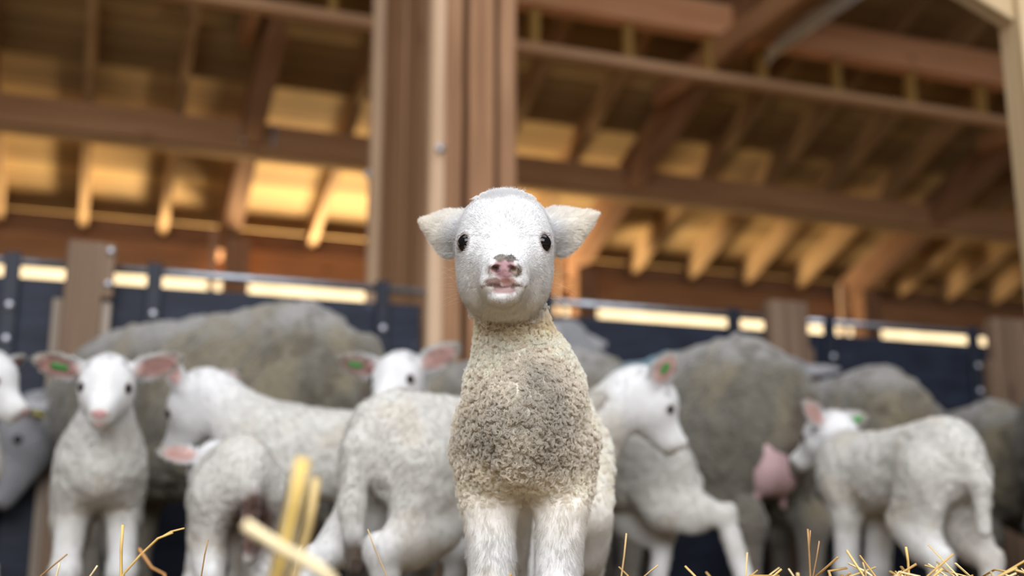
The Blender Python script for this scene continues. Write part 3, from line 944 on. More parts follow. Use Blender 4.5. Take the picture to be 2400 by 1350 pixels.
def lamb_hair(sp, root, v, F, q, hp, Hm, hs, col, eyes, ears, nd, ld):
    """Short straight hair on face, ears and legs; curly wool locks on neck and trunk."""
    nrm = vnormals(v, F)
    n = sp['hair']
    qn = np.linalg.norm((q - (0, .035, -.008)) * (1, .62, 1), axis=1)
    headw = sstep(.070, .057, qn)
    earw = np.zeros(len(v))
    for side, e, (b, E, c) in ears:
        r = (v - c) @ E
        L = e.get('L', .072) * hs
        earw = np.maximum(earw, ((np.abs(r[:, 0]) < L * .62) & (np.abs(r[:, 1]) < .03) & (np.abs(r[:, 2]) < .022)) * 1.0)
    legw = sstep(.245, .175, v[:, 2])
    straight = np.clip(np.maximum(np.maximum(headw, earw), legw), 0, 1)
    if sp.get('sleek'): straight = np.ones(len(v))
    bald = np.minimum(sstep(.85, 1.15, nd), sstep(.70, .98, ld))
    for side, p, d in eyes: bald = bald * sstep(.0090, .0106, np.linalg.norm(v - p, axis=1) / hs)
    if 'bald' in sp: bald = bald * sp['bald'](q)
    front = sp.get('front')                       # more strands where the coat is seen close
    dens = np.ones(len(v)) if front is None else front(v)
    def pick(weights, n):
        P, Nn, T, w = scatter(v, F, nrm, weights, n)
        at = lambda a: (a[T] * (w if a.ndim == 1 else w[..., None])).sum(1)
        return P, Nn, at
    # ---- straight hair
    ws = straight * bald * dens * (1 + 2.2 * np.maximum(headw, earw))
    P, Nn, at = pick(ws, n if sp.get('sleek') else int(n * .5))
    c = at(col); hw = at(headw); ew = at(earw); lw = at(legw)
    Q = (P - hp) @ Hm / hs
    # flow: away from the nose on the head, out along the ears, down the legs
    src = np.where((Q[:, 2] > .012)[:, None], np.array((0, .045, .004)), np.array((0, .105, -.012)))
    fl = (Q - src) * (1.0, .9, 1.0); fl = fl @ Hm.T
    for side, e, (b, E, cc) in ears:
        L = e.get('L', .072) * hs
        r = (P - cc) @ E
        m = (np.abs(r[:, 0]) < L * .62) & (np.abs(r[:, 1]) < .03) & (np.abs(r[:, 2]) < .022)
        fl[m] = E[:, 0] * .7 + np.clip(r[m, 1] / .014, -1, 1)[:, None] * E[:, 1] * .45
    m = (lw > .5) & (hw < .3)
    fl[m] = np.array((0, -.25, -1.0))
    if sp.get('sleek'): fl[(lw <= .5) & (hw < .3) & (ew < .5)] = np.array((0, -1.0, -.6))
    fl /= np.linalg.norm(fl, axis=1, keepdims=True) + 1e-9
    tan_ = fl - Nn * (fl * Nn).sum(1, keepdims=True); tan_ /= np.linalg.norm(tan_, axis=1, keepdims=True) + 1e-9
    rn = RNG.normal(0, 1, P.shape)
    clump = np.stack([fnoise(P, 130, k, 1) - .5 for k in (3, 4, 5)], 1)
    top = sstep(.043, .053, Q[:, 2]) * hw
    clump *= ((.16 + .5 * (1 - hw) + .7 * top) * (1 - .35 * ew))[:, None]
    ln = np.where(hw > .4, .0042, .0074) * (.7 + .6 * RNG.random(len(P)))
    ln = np.where(ew > .5, .0075, ln) * (1 + 2.0 * top)
    ln = ln * (1 - .52 * np.exp(-(np.linalg.norm(Q - (0, .096, -.020), axis=1) / .020) ** 2))
    d0 = tan_ * .95 + Nn * (.27 + .07 * (1 - hw) + .5 * top + .22 * ew)[:, None] + rn * .10 + clump * 1.3
    d1 = tan_ * 1.1 + Nn * .05 + rn * .16 + clump * 1.5
    pts = [P - Nn * .0006]
    for k, f in enumerate((.0, .4, .8)):
        d = d0 * (1 - f) + d1 * f; d /= np.linalg.norm(d, axis=1, keepdims=True)
        pts.append(pts[-1] + d * (ln / 3)[:, None])
    pts = np.stack(pts, 1)
    c = np.clip(c * 1.06 * (.94 + .12 * RNG.random((len(c), 1))), 0, .96)
    add_hair('short_hair', pts, c, np.array((.000095, .00009, .00007, .00002)) * sp.get('thick', 1), root, M_HAIR)
    if sp.get('whiskers'):
        k = sp['whiskers']; sd = np.where(RNG.random(k) < .6, 1, -1)
        q0 = np.stack([sd * .030, RNG.normal(.012, .010, k), RNG.normal(-.030, .010, k)], 1)
        o0 = hp + (q0 * hs) @ Hm.T
        dd = np.stack([sd * 1.0, RNG.normal(.1, .3, k), RNG.normal(.15, .45, k)], 1); dd /= np.linalg.norm(dd, axis=1, keepdims=True)
        L = (.020 + .024 * RNG.random(k))[:, None]; d2 = RNG.normal(0, .3, (k, 3)) - (0, 0, .2)
        ws_ = np.stack([o0 + (dd @ Hm.T) * L * f + d2 * L * f * f * .5 for f in (0, .25, .5, .75, 1)], 1)
        add_hair('long_cheek_hair', ws_, np.tile((.62, .50, .36), (k, 1)), np.array((.00007, .00007, .00006, .00005, .00003)), root, M_HAIR)
    if sp.get('sleek'): return
    # ---- wool locks
    ww = np.clip(1 - straight - .3 * (straight > .35), 0, 1) * dens * bald
    nl = sp.get('locks', 5200)
    LP, LN, lat = pick(ww, nl)
    kd = kdtree.KDTree(nl)
    for i in range(nl): kd.insert(LP[i], i)
    kd.balance()
    P, Nn, at = pick(ww, int(n * .5))
    c = at(col); lw = at(legw)
    near = np.array([kd.find(p)[1] for p in P])
    t1 = np.cross(LN, np.array((.3, .5, .8))); t1 /= np.linalg.norm(t1, axis=1, keepdims=True); t2 = np.cross(LN, t1)
    ph = RNG.random(nl) * 6.28; hand = np.where(RNG.random(nl) < .5, -1, 1); lean = RNG.normal(0, 1, (nl, 2)) * .35
    cval = .90 + .16 * RNG.random(nl)
    t1, t2, ph, hand, lean = t1[near], t2[near], ph[near], hand[near], lean[near]
    to = LP[near] - P
    ln = (.0062 + .0026 * RNG.random(len(P))) * sp.get('wool', 1.0) * (1 - .75 * lw)
    pts = []
    for k in range(7):
        f = k / 6
        rc = sp.get('curl', .0017) * f ** .6
        a = (ph + hand * f * 8.5)
        p = P + Nn * (ln * (f * (1.15 - .45 * f)))[:, None] + to * (.80 * f ** .8) + np.array((0, 0, -.0020)) * f * f
        p = p + (t1 * np.cos(a)[:, None] + t2 * np.sin(a)[:, None]) * rc + (t1 * lean[:, :1] + t2 * lean[:, 1:]) * (ln * f)[:, None]
        pts.append(p)
    pts = np.stack(pts, 1) + np.cumsum(RNG.normal(0, .00016, (len(P), 7, 3)), 1) * np.linspace(0, 1, 7)[None, :, None]
    c = np.clip(c * sp.get('gain', 1.12) * cval[near][:, None] * (.94 + .1 * RNG.random((len(c), 1))), 0, .97)
    add_hair('curly_wool', pts, c, np.array((.00015, .00015, .00014, .00013, .00012, .0001, .00004)) * sp.get('thick', 1), root, M_HAIR)

# ------------------------------------------------------------------ ewes
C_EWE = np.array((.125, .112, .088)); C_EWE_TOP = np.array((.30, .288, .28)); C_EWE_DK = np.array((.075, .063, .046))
EWE_LEGS = dict(
    F=[(.085, .30, .36), (.085, .29, .30), (.080, .31, .19), (.078, .30, .07), (.078, .325, .02)],
    H=[(.105, -.32, .40), (.115, -.25, .33), (.105, -.44, .225), (.100, -.42, .07), (.100, -.395, .02)])
EWE_RAD = dict(F=[.075, .055, .034, .026, .030], H=[.11, .085, .042, .028, .030])

def build_ewe(sp):
    sc = sp.get('scale', 1.0); h = sp.get('res', .009)
    psi = radians(sp['psi'])
    root = empty('ewe', (sp['x'], sp['y'], 0), -psi); root.scale = (sc, sc, sc)
    tag(root, sp['label'], 'sheep', sp.get('group'))
    hp = np.array(sp.get('head', (0, .66, .78)), float)
    Hm = rot_head(radians(sp.get('hpsi', sp['psi'])) - psi, radians(sp.get('hpitch', -25)), radians(sp.get('hroll', 0)))
    hs = 1.75
    lo = np.minimum((-.29, -.66, -.01), hp - .26); hi = np.maximum((.29, .55, .78), hp + .26)
    B = Blend(lo, hi, h)
    fat = sp.get('fat', 1.0)
    B.ell((0, .0, .475), (.195 * fat, .40, .215), .05)
    B.ell((0, .27, .485), (.155 * fat, .20, .20), .10)
    B.ell((0, -.30, .490), (.175 * fat, .205, .205), .10)
    B.ell((0, -.42, .46), (.15 * fat, .11, .17), .08)
    B.cone((0, .28, .62), (0, -.30, .63), .085, .085, .10)
    nb = (0, .36, .53); back = hp + Hm @ np.array((0, -.03, -.02)) * hs
    mid = np.array(nb) * .5 + back * .5
    B.chain([nb, mid, back], [.135, .105, .072], .09)
    for key, base in EWE_LEGS.items():
        for side in (-1, 1):
            ds = sp.get('legs', {}).get(key + ('R' if side > 0 else 'L'), {})
            P = leg_points(base, side, ds); rad = EWE_RAD[key]
            if key == 'H': B.ell(np.array(P[0]) * .5 + np.array(P[1]) * .5 + (0, -.03, .01), (.080, .125, .165), .06)
            B.chain(P, rad, .05)
            B.ell(P[2], (rad[2] * 1.05, rad[2] * 1.1, rad[2] * 1.3), .02)
            B.ell((P[4][0], P[4][1] + .015, .022), (.030, .042, .026), .012)
    # short woolly dock with folds either side
    B.chain([(0, -.50, .60), (0, -.545, .53), (0, -.545, .43), (0, -.53, .36)], [.040, .040, .036, .024], .025)
    for s in (-1, 1):
        B.cone((s * .052, -.56, .57), (s * .050, -.56, .38), .012, .014, .03, sub=True)
    T = head_solids(B, Hm, hp, hs, True)
    ears = []
    for side in (1, -1):
        e = dict(az=100, el=-8, face=15, L=.075, Wd=.02, cup=9.0); e.update(sp.get('ear', {}))
        ears.append((side, e, ear_solid(B, T, Hm, hs, side, **e)))
    v, F = B.mesh(4)
    q = head_masks(v, hp, Hm, hs)
    nrm = vnormals(v, F)
    hd = sstep(.115, .085, np.linalg.norm((q - (0, .03, -.01)) * (1, .8, 1), axis=1))
    legm = sstep(.26, .20, v[:, 2])
    # shaggy staples
    amp = (1 - hd) * (1 - .7 * legm)
    sh = v * (1, 1, .45)
    v = v + nrm * ((fnoise(sh, 34, sp.get('seed', 2), 3) - .5) * .030 * amp)[:, None]
    n1 = fnoise(v * (1, 1, .5), 9, sp.get('seed', 2)); n2 = fnoise(v * (1, 1, .4), 30, sp.get('seed', 2) + 5)
    col = np.tile(C_EWE, (len(v), 1))
    col = lerp(col, C_EWE_TOP, sstep(.60, .69, v[:, 2]) * .8 * (1 - hd))        # paler grey towards the top of the back
    col = lerp(col, (.20, .165, .10), sstep(.5, .68, n1) * .6)                  # yellow-stained wool
    col = lerp(col, C_EWE_DK, sstep(.52, .66, n2) * .65)
    col = lerp(col, sp.get('face', (.22, .22, .235)), hd)
    col = lerp(col, (.22, .19, .16), legm * .5)
    for side, e, (b, E, c) in ears:
        r = (v - c) @ E; L = .075 * hs
        m = (np.abs(r[:, 0]) < L * .6) & (np.abs(r[:, 1]) < .04) & (np.abs(r[:, 2]) < .03)
        col[m] = lerp(col[m], (.36, .35, .37), np.ones(m.sum()))
    rm = np.sqrt((((v - (0, -.56, .42)) / (.055, .10, .17)) ** 2).sum(1)) + (n2 - .5) * .5
    col = lerp(col, (.085, .062, .045), sstep(1.0, .6, rm) * .8)
    rp = np.sqrt((((v - (.03, -.555, .50)) / (.024, .06, .05)) ** 2).sum(1))
    col = lerp(col, (.42, .20, .21), sstep(1.0, .6, rp) * .8)
    if 'paint' in sp: col = sp['paint'](v, q, col)
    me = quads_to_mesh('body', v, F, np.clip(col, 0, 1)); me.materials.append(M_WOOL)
    body = bpy.data.objects.new('body', me); COL.objects.link(body); body.parent = root
    for side in (1, -1):
        o_ = T((side * .010, .014, .004)); d = Hm @ np.array((side * .85, .45, .03)); d /= np.linalg.norm(d)
        p = B.hit(o_, d, .12) - d * .010
        vs, fs = uv_ball(.0155, 14, 10)
        o = link('eye', mesh_from('eye', vs, fs, True), M_EYE); o.parent = root; o.matrix_basis = Matrix.Translation(Vector(p))
    for tg in sp.get('tags', []):
        for s_, e, (b, E, c) in ears:
            if s_ != tg[0]: continue
            pos = c + E[:, 0] * .02 + E[:, 2] * .012 * tg[1]
            Mx = Matrix([[*E[i], 0] for i in range(3)] + [[0, 0, 0, 1]]); Mx.translation = Vector(pos)
            o = link('ear_tag', box_mesh('ear_tag', .045, .032, .006, .002), M_TAGY); o.parent = root; o.matrix_basis = Mx
            o['label'] = 'yellow plastic ear tag'
    if sp.get('udder'):
        B2 = Blend((-.13, -.13, -.18), (.13, .13, .16), .008)
        B2.ell((-.03, 0, 0), (.062, .075, .10), .02); B2.ell((.03, 0, 0), (.062, .075, .10), .04)
        B2.ell((0, 0, .06), (.085, .08, .06), .04)
        for s in (-1, 1): B2.cone((s * .045, .01, -.075), (s * .058, .02, -.125), .020, .011, .015)
        uv_, uf = B2.mesh(4)
        me = quads_to_mesh('udder', uv_, uf); me.materials.append(M_UDDER)
        o = bpy.data.objects.new('udder', me); COL.objects.link(o); o.parent = root
        o.location = sp['udder']; o.scale = (.84, .84, .88); o['label'] = 'full bare pink udder'
    return root
# ------------------------------------------------------------------ the flock
def G(px, k, z=.3):
    """Ground spot under the picture column px at depth k along the view axis (height z)."""
    return dict(x=(px - 1200) * k / FPX, y=(k - (z - CAMH) * sin(PITCH)) / cos(PITCH))

def paint_main(v, q, col):
    # grubby fawn patches on the chest, yellow shade painted in under the chin, mud on muzzle and eye corner
    x, y, z = v.T
    col = lerp(col, (.86, .83, .775), .9 * sstep(.16, .22, z))
    frontw = sstep(.06, .13, y)
    n = fnoise(v, 22, 3)
    left = np.exp(-(((x - .030) / .026) ** 2 + ((z - .282) / .034) ** 2))
    right = np.exp(-(((x + .022) / .030) ** 2 + ((z - .298) / .040) ** 2))
    low = np.exp(-((z - .255) / .028) ** 2) * .55
    d = np.clip((left + right * 1.05 + low) * (.35 + 1.2 * n) * frontw * sstep(.36, .33, z) * sstep(.195, .225, z), 0, 1)
    col = lerp(col, (.86, .82, .75), frontw * .8 * sstep(.2, .24, z) * sstep(.40, .36, z))
    col = lerp(col, (.40, .37, .32), d * .66)
    hdm = np.exp(-np.maximum(0, np.linalg.norm((q - (0, .035, -.008)) * (1, .62, 1), axis=1) - .062) / .010)
    col = lerp(col, (.68, .68, .69), np.clip(hdm, 0, 1) * .9 * (np.abs(col - C_EAR).sum(1) > .25))
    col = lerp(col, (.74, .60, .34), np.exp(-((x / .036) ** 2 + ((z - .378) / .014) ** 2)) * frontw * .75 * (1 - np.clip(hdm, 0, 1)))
    return col

def paint_face(v, q, col):
    for sx in (-1, 1):
        dn = (q - (sx * .0073, .100, -.0154)); rx = dn[:, 0] * .82 + sx * dn[:, 2] * .57; rz = -sx * dn[:, 0] * .57 + dn[:, 2] * .82
        col = lerp(col, (.07, .03, .03), sstep(1.15, .75, np.sqrt((rx / .0040) ** 2 + (rz / .0019) ** 2)) * (q[:, 1] > .09))
    col = lerp(col, (.42, .22, .24), np.exp(-((q[:, 0] / .0052) ** 2 + ((q[:, 2] + .0255) / .0055) ** 2)) * (q[:, 1] > .085) * .9)
    def spot(c, r, colr, a):
        nonlocal col
        dd = np.sqrt((((q - c) / r) ** 2).sum(1)) + (fnoise(v, 240, 9, 2) - .5) * .55
        col = lerp(col, colr, sstep(1.05, .75, dd) * a)
    # the lamb's own right is the picture's left
    spot((.003, .098, -.0062), (.0065, .008, .0046), (.09, .075, .055), .92)
    spot((-.0058, .098, -.0062), (.0052, .008, .0044), (.07, .055, .045), .95)
    spot((-.0108, .099, -.0165), (.0045, .008, .0062), (.17, .12, .075), .75)
    spot((.0108, .098, -.015), (.0030, .008, .005), (.20, .10, .075), .7)
    spot((.0085, .096, -.0262), (.0085, .011, .0044), (.17, .07, .05), .85)
    spot((-.004, .100, -.0265), (.007, .008, .004), (.30, .12, .10), .8)
    spot((.017, .085, -.0312), (.008, .009, .0016), (.16, .08, .055), .75)
    spot((-.017, .085, -.0314), (.008, .009, .0018), (.16, .08, .055), .75)
    spot((0, .098, -.0304), (.021, .014, .0012), (.10, .045, .04), .85)
    spot((-.025, .043, -.010), (.004, .008, .0035), (.35, .17, .16), .7)
    return col

main_front = lambda v: .35 + .65 * sstep(-.02, .08, v[:, 1]) + .25 * sstep(.3, .33, v[:, 2])
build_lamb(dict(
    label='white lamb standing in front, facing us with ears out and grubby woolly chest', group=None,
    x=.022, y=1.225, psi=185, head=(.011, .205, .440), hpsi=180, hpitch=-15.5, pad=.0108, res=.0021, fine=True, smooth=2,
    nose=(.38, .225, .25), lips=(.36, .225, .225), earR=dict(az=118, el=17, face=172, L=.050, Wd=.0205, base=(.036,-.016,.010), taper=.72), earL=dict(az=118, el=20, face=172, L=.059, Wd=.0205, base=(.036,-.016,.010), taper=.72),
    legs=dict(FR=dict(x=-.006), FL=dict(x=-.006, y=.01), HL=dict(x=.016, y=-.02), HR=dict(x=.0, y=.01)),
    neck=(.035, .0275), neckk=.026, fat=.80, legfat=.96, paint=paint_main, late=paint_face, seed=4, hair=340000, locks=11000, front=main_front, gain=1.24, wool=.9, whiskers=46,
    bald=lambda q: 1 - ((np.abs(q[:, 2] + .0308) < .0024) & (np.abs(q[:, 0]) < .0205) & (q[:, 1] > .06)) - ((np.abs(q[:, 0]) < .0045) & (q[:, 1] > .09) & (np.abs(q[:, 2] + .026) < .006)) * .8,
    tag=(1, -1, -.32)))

lamb_common = dict(ear=dict(az=95, el=18, face=8, L=.078, Wd=.025), hair=60000, sleek=True, thick=2.0)
def lamb(**k):
    d = dict(lamb_common); d.update(k); return build_lamb(d)

# left, facing us
lamb(label='white lamb facing us on the left, pink ears spread, green tag in one ear', **G(236, 2.06), psi=160,
     head=(0, .215, .425), hpsi=166, hpitch=-27, earR=dict(az=86, el=14, face=15, L=.082, Wd=.027), earL=dict(az=86, el=22, face=10, L=.084, Wd=.026),
     fat=1.14, legs=dict(FR=dict(x=.018), FL=dict(x=.024)), neck=(.058, .034), tag=(1, 1, .0), seed=3)
# left edge, only face and chest in view
lamb(label='white lamb at the left edge, only its profile and chest in view', **G(-265, 2.05), psi=88,
     head=(0, .165, .465), hpsi=95, hpitch=-33, seed=5, legs=dict(FR=dict(y=.16), FL=dict(y=.10)))
# walking left in profile
lamb(label='long white lamb walking left with its head turned away, before the big ewe', **G(815, 2.05), psi=268, scale=1.06,
     head=(0, .262, .392), hpsi=292, hpitch=-47, earR=dict(az=112, el=14, face=150), earL=dict(az=142, el=66, face=70, L=.060, Wd=.022), tail=[(0, -.21, .31), (0, -.235, .24), (0, -.235, .15)],
     tag=(1, -1, .1), seed=6, neck=(.066, .044))
# small lamb seen from behind
def paint_stain(v, q, col):
    x, y, z = v.T
    w = np.exp(-(((x - .020) / .036) ** 2 + ((z - .225) / .05) ** 2)) * sstep(-.12, -.17, y) * (.6 + .8 * fnoise(v, 30, 2))
    return lerp(col, (.085, .04, .03), np.clip(w * 2.2, 0, .97))
lamb(label='small white lamb seen from behind with a brown stained rump', **G(548, 1.85), psi=341, scale=.85, fat=1.06, head=(-.025, .20, .345), hpsi=315, hpitch=-40,
     rump=.012, earL=dict(az=92, el=0, face=160, L=.085, Wd=.024), tail=[(.004, -.205, .325), (.010, -.238, .27), (.012, -.240, .17)],
     paint=paint_stain, seed=7, legs=dict(HL=dict(x=.004, y=.02), HR=dict(x=-.002), FL=dict(x=.03)))
# big rump, tail hanging, heading right behind the main lamb
def paint_tail(v, q, col):
    x, y, z = v.T
    m = sstep(-.205, -.225, y)
    return lerp(col, (.09, .065, .05), m * sstep(.185, .155, z) * sstep(.10, .12, z) * (np.abs(x) < .022))
lamb(label='white lamb turned away with hanging dark-tipped tail, left of the front lamb', **G(1098, 1.73), psi=38, scale=1.02, legfat=1.0, head=(-.02, .225, .35), hpsi=25,
     tail=[(0, -.205, .335), (.0, -.232, .29), (.0, -.238, .21), (.004, -.232, .135)], paint=paint_tail, fat=1.08, seed=8,
     legs=dict(HR=dict(y=.0, joint={1: (0, -.015, -.02), 2: (0, -.035, .016), 3: (0, -.012, 0)}), HL=dict(y=-.13, x=.02), FR=dict(y=.02)))
# face behind that rump
lamb(label='white lamb peeping over the rump of the turned-away lamb, pink ears spread', **G(978, 2.36), psi=185, scale=1.08,
     head=(0, .205, .438), hpsi=198, hpitch=-22, earR=dict(az=80, el=16, face=15, L=.080, Wd=.027), earL=dict(az=90, el=24, face=12, L=.082, Wd=.026), tag=(1, 1, .12), seed=9)
# profile to the right
lamb(label='white lamb in profile facing right, green tag in its upright ear', **G(1164, 2.08), psi=94, scale=1.06,
     head=(0, .265, .400), hpsi=85, hpitch=-46, earR=dict(az=112, el=62, face=62, L=.062, Wd=.026), earL=dict(az=112, el=20, face=20, L=.07), tag=(1, 1, .0), seed=10,
     neck=(.066, .045))
# suckling one behind it, rump to the right
lamb(label='white lamb with its rump to the right, below the chin of the right-facing lamb', **G(1352, 2.28), psi=275, scale=1.03, head=(0, .25, .28), hpsi=280,
     hpitch=-10, rump=-.005, tail=[(0, -.20, .30), (0, -.225, .27), (0, -.232, .22)], seed=11,
     legs=dict(HL=dict(y=-.175, joint={1: (0, -.02, .02), 2: (0, -.005, .07)}), HR=dict(y=.04, joint={2: (0, 0, .04)}), FL=dict(y=.02), FR=dict(y=.03)))
# right, walking away to the left
lamb(label='white lamb on the right seen from behind, stretching its head to the left', **G(2088, 2.12), psi=341, scale=.97, head=(.03, .245, .395), hpsi=318, hpitch=-22,
     rump=.02, earR=dict(az=112, el=10, face=-10), earL=dict(az=105, el=25, face=150), tail=[(0, -.205, .33), (.006, -.232, .27), (.006, -.232, .19)], tag=(1, -1, .1), seed=12,
     legs=dict(HL=dict(y=.03), HR=dict(y=-.02)))

# ---- ewes
def ewe(**k): return build_ewe(k)
def blue(c, r):
    def f(v, q, col):
        d = np.sqrt((((v - c) / r) ** 2).sum(1)) + (fnoise(v, 12, 4) - .5) * .8
        return lerp(col, (.10, .27, .36), sstep(1.0, .6, d) * .75)
    return f
ewe(label='big grey ewe on the left with her lowered head beside the left-hand lamb', **G(485, 2.79, .5), psi=302, head=(-.04, .64, .47), hpsi=245, hpitch=-58,
    ear=dict(az=95, el=-12), tags=[(-1, 1)], seed=2, scale=.98)
ewe(label='grey ewe with blue paint on her back and a bare pink udder, rump to us', **G(1590, 3.1, .5), psi=333, head=(-.11, .52, .82), hpsi=315, hpitch=-10,
    udder=(-.035, -.45, .375), paint=blue((-.02, .10, .69), (.12, .20, .12)), seed=3, scale=.92)
ewe(label='grey ewe by the fence, woolly head raised behind the udder ewe', **G(1955, 3.42, .5), psi=348, scale=.88,
    paint=blue((0, .36, .62), (.14, .12, .14)), seed=4, head=(.12, .56, .80), hpsi=20, hpitch=-25)
ewe(label='small dark ewe standing low behind the rump of the right-hand lamb', **G(2262, 3.55, .5), psi=2, scale=.77, seed=5, head=(0, .66, .6), hpitch=-40)
ewe(label='grey ewe at the right edge, cut by the frame', **G(2700, 3.08, .5), psi=60, scale=.88, seed=6, head=(0, .6, .55))
ewe(label='fawn-grey ewe behind the pink ear of the peeping lamb', **G(1140, 3.02, .5), psi=306, scale=.88, seed=8, head=(.12, .52, .5), hpitch=-40)

# ------------------------------------------------------------------ straw
def straw_mat():
    m, nt, b = new_mat('straw', .5, .35)
    at = N(nt, 'ShaderNodeAttribute'); at.attribute_name = 'coat'
    tc = N(nt, 'ShaderNodeTexCoord')
    n = N(nt, 'ShaderNodeTexNoise'); n.inputs['Scale'].default_value = 60
    nt.links.new(tc.outputs['Object'], n.inputs['Vector'])
    hs = N(nt, 'ShaderNodeHueSaturation'); mr = N(nt, 'ShaderNodeMapRange'); mr.inputs['To Min'].default_value = .7; mr.inputs['To Max'].default_value = 1.3
    nt.links.new(n.outputs['Fac'], mr.inputs['Value']); nt.links.new(mr.outputs[0], hs.inputs['Value'])
    nt.links.new(at.outputs['Color'], hs.inputs['Color']); nt.links.new(hs.outputs[0], b.inputs['Base Color'])
    return m
M_STRAW = straw_mat()
STRAW_C = [(.62, .44, .17), (.70, .53, .25), (.50, .31, .10), (.42, .25, .09), (.74, .60, .34)]

def stalks_mesh(name, items):
    """items: list of (points, radius, colour, flat)."""
    vs, fs, cs = [], [], []
    for pts, r, c, flat in items:
        P = [Vector(p) for p in pts]; n = 5; o = len(vs)
        d0 = (P[1] - P[0]).normalized(); ref = Vector((0, 0, 1)) if abs(d0.z) < .9 else Vector((1, 0, 0))
        a = d0.cross(ref).normalized()
        for i, p in enumerate(P):
            d = (P[min(i + 1, len(P) - 1)] - P[max(0, i - 1)]).normalized()
            a = (a - d * a.dot(d)).normalized(); b = d.cross(a)
            for k in range(n):
                t = 2 * pi * k / n
                vs.append(p + (a * cos(t) + b * sin(t) * flat) * r)
                cs.append(c)
        for i in range(len(P) - 1):
            for k in range(n):
                fs.append((o + i * n + k, o + i * n + (k + 1) % n, o + (i + 1) * n + (k + 1) % n, o + (i + 1) * n + k))
        fs.append(tuple(o + k for k in range(n))[::-1]); fs.append(tuple(o + (len(P) - 1) * n + k for k in range(n)))
    me = mesh_from(name, vs, fs, True)
    at = me.attributes.new('coat', 'FLOAT_COLOR', 'POINT')
    at.data.foreach_set('color', np.concatenate([np.array(cs), np.ones((len(cs), 1))], 1).astype(np.float32).ravel())
    return me

def bed(x, y):
    """Height of the loose straw bed."""
    a = exp(-((y - .98) / .34) ** 2)
    r = .113 + .008 * (x > .1) + .010 * sin(x * 7.1 + 1) + .010 * sin(x * 13 + y * 9)
    r *= .72 + .28 / (1 + exp(-(x - .12) / .05))
    return max(.012, r * a + .02)
rnd = random.Random(5)
its = []
for i in range(12000):
    y = .70 + (rnd.random() ** 1.6) * 2.6
    x = (rnd.random() - .5) * (1.1 * y + .35)
    hz = bed(x, y) * (1 - .85 * rnd.random() ** 2.2)
    L = .03 + .07 * rnd.random(); a = rnd.random() * 2 * pi; e = rnd.gauss(0, .32)
    if rnd.random() < .06: e = .5 + .6 * rnd.random()
    d = Vector((cos(a) * cos(e), sin(a) * cos(e), sin(e)))
    c = Vector((x, y, hz))
    k = Vector((rnd.gauss(0, .004), rnd.gauss(0, .004), rnd.gauss(0, .004)))
    pts = [c - d * L / 2, c + k, c + d * L / 2]
    if min(p.z for p in pts) < .002: pts = [p + Vector((0, 0, .004 - min(q.z for q in pts))) for p in pts]
    its.append((pts, .0009 + .0011 * rnd.random(), rnd.choice(STRAW_C), .55))
o = link('straw_bedding', stalks_mesh('straw_bedding', its), M_STRAW)
tag(o, 'loose bed of golden straw stalks across the barn floor', 'straw', kind='stuff')

def P3(px, py, k):
    """Point in space seen at picture spot (px, py) at depth k."""
    r = Vector((0, cos(PITCH), sin(PITCH))) + Vector((1, 0, 0)) * ((px - 1200) / FPX) + Vector((0, -sin(PITCH), cos(PITCH))) * ((675 - py) / FPX)
    return Vector((0, 0, CAMH)) + r * k
def stalk(label, pts, k, r, c, extra=(), flat=.6, down=True):
    P = [P3(x, y, k) for x, y in pts]
    lowest = P[-1]
    if down:
        d = (P[-1] - P[-2]).normalized()
        P.append(Vector((lowest.x + d.x * .03, lowest.y + .01, max(.004, lowest.z - .14))))
    items = [(P, r, c, flat)] + [([P3(x, y, k) for x, y in e], r * .7, c, flat) for e in extra]
    o = link('straw_stalk', stalks_mesh('straw_stalk', items), M_STRAW)
    tag(o, label, 'straw', 'single straw stalks standing out of the bedding')
GOLD, PALE, BRN, TAN = (.66, .45, .15), (.80, .66, .40), (.34, .20, .09), (.52, .36, .17)
stalk('forked golden straw stalk bending right, in front of the left lamb', [(405, 1248), (370, 1262), (330, 1300), (290, 1345)], .93, .0016, GOLD, [[(432, 1238), (400, 1246), (372, 1262)]])
stalk('short upright golden straw stump beside the forked stalk', [(288, 1230), (284, 1290), (284, 1350)], .95, .0021, GOLD)
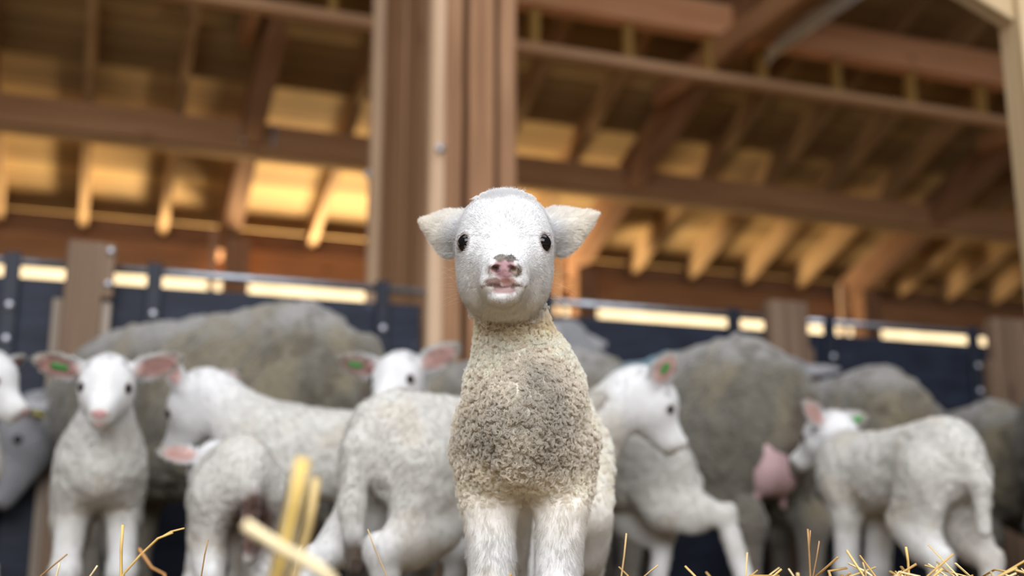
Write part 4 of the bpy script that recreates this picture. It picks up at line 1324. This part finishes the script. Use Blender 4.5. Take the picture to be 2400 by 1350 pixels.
stalk('thin brown straw leaning right at the feet of the left lamb', [(157, 1299), (125, 1325), (95, 1350)], .93, .0011, BRN)
stalk('pale split straw beside the thin brown straw on the left', [(140, 1318), (136, 1335), (132, 1352)], .93, .0012, PALE)
stalk('short pale straw tip leaning right between the forked stalk and the left lamb', [(228, 1326), (219, 1340), (210, 1352)], .93, .0010, PALE)
stalk('thin brown straw standing in front of the small lamb seen from behind', [(488, 1266), (480, 1300), (472, 1350)], .97, .0011, BRN)
stalk('reddish straw lying aslant left of the small lamb seen from behind', [(325, 1285), (355, 1330), (385, 1345)], .78, .0016, (.45, .22, .07))
stalk('broad blurred golden straw blade standing close to us', [(712, 1075), (690, 1190), (650, 1352)], .52, .0043, (.60, .42, .13), flat=.9)
stalk('second blurred golden straw blade tucked behind the broad one', [(742, 1120), (725, 1230), (690, 1352)], .56, .0025, (.58, .42, .18), flat=.9)
stalk('bright cream straw lying aslant, close to us and out of focus', [(572, 1228), (660, 1285), (735, 1325), (775, 1352)], .50, .0036, PALE, flat=.8)
stalk('thin brown straw leaning left before the hanging-tailed lamb', [(862, 1240), (880, 1290), (905, 1345)], 1.1, .0011, TAN)
stalk('upright straw right of the front lamb', [(1468, 1250), (1463, 1300), (1456, 1352)], .96, .0014, TAN)
stalk('tall brown twig standing alone on the right', [(1893, 1240), (1896, 1290), (1899, 1352)], .96, .0015, BRN, [[(1899, 1243), (1898, 1262), (1897, 1290)]])
stalk('small knobbly brown twig leaning beside the tall one', [(1920, 1268), (1914, 1305), (1905, 1352)], .96, .0011, BRN)
stalk('short golden straw leaning right below the striding hind leg', [(1543, 1324), (1525, 1338), (1508, 1352)], .96, .0012, TAN)
stalk('frayed golden straw standing in front of the right-hand lamb', [(2123, 1282), (2128, 1315), (2130, 1352)], .96, .0018, GOLD)
stalk('short pale straw left of the frayed golden one', [(2022, 1318), (2027, 1335), (2030, 1352)], .96, .0013, TAN)
stalk('broad golden straw tip before the hind feet of the right-hand lamb', [(2208, 1333), (2195, 1345), (2180, 1358)], .94, .0020, GOLD)
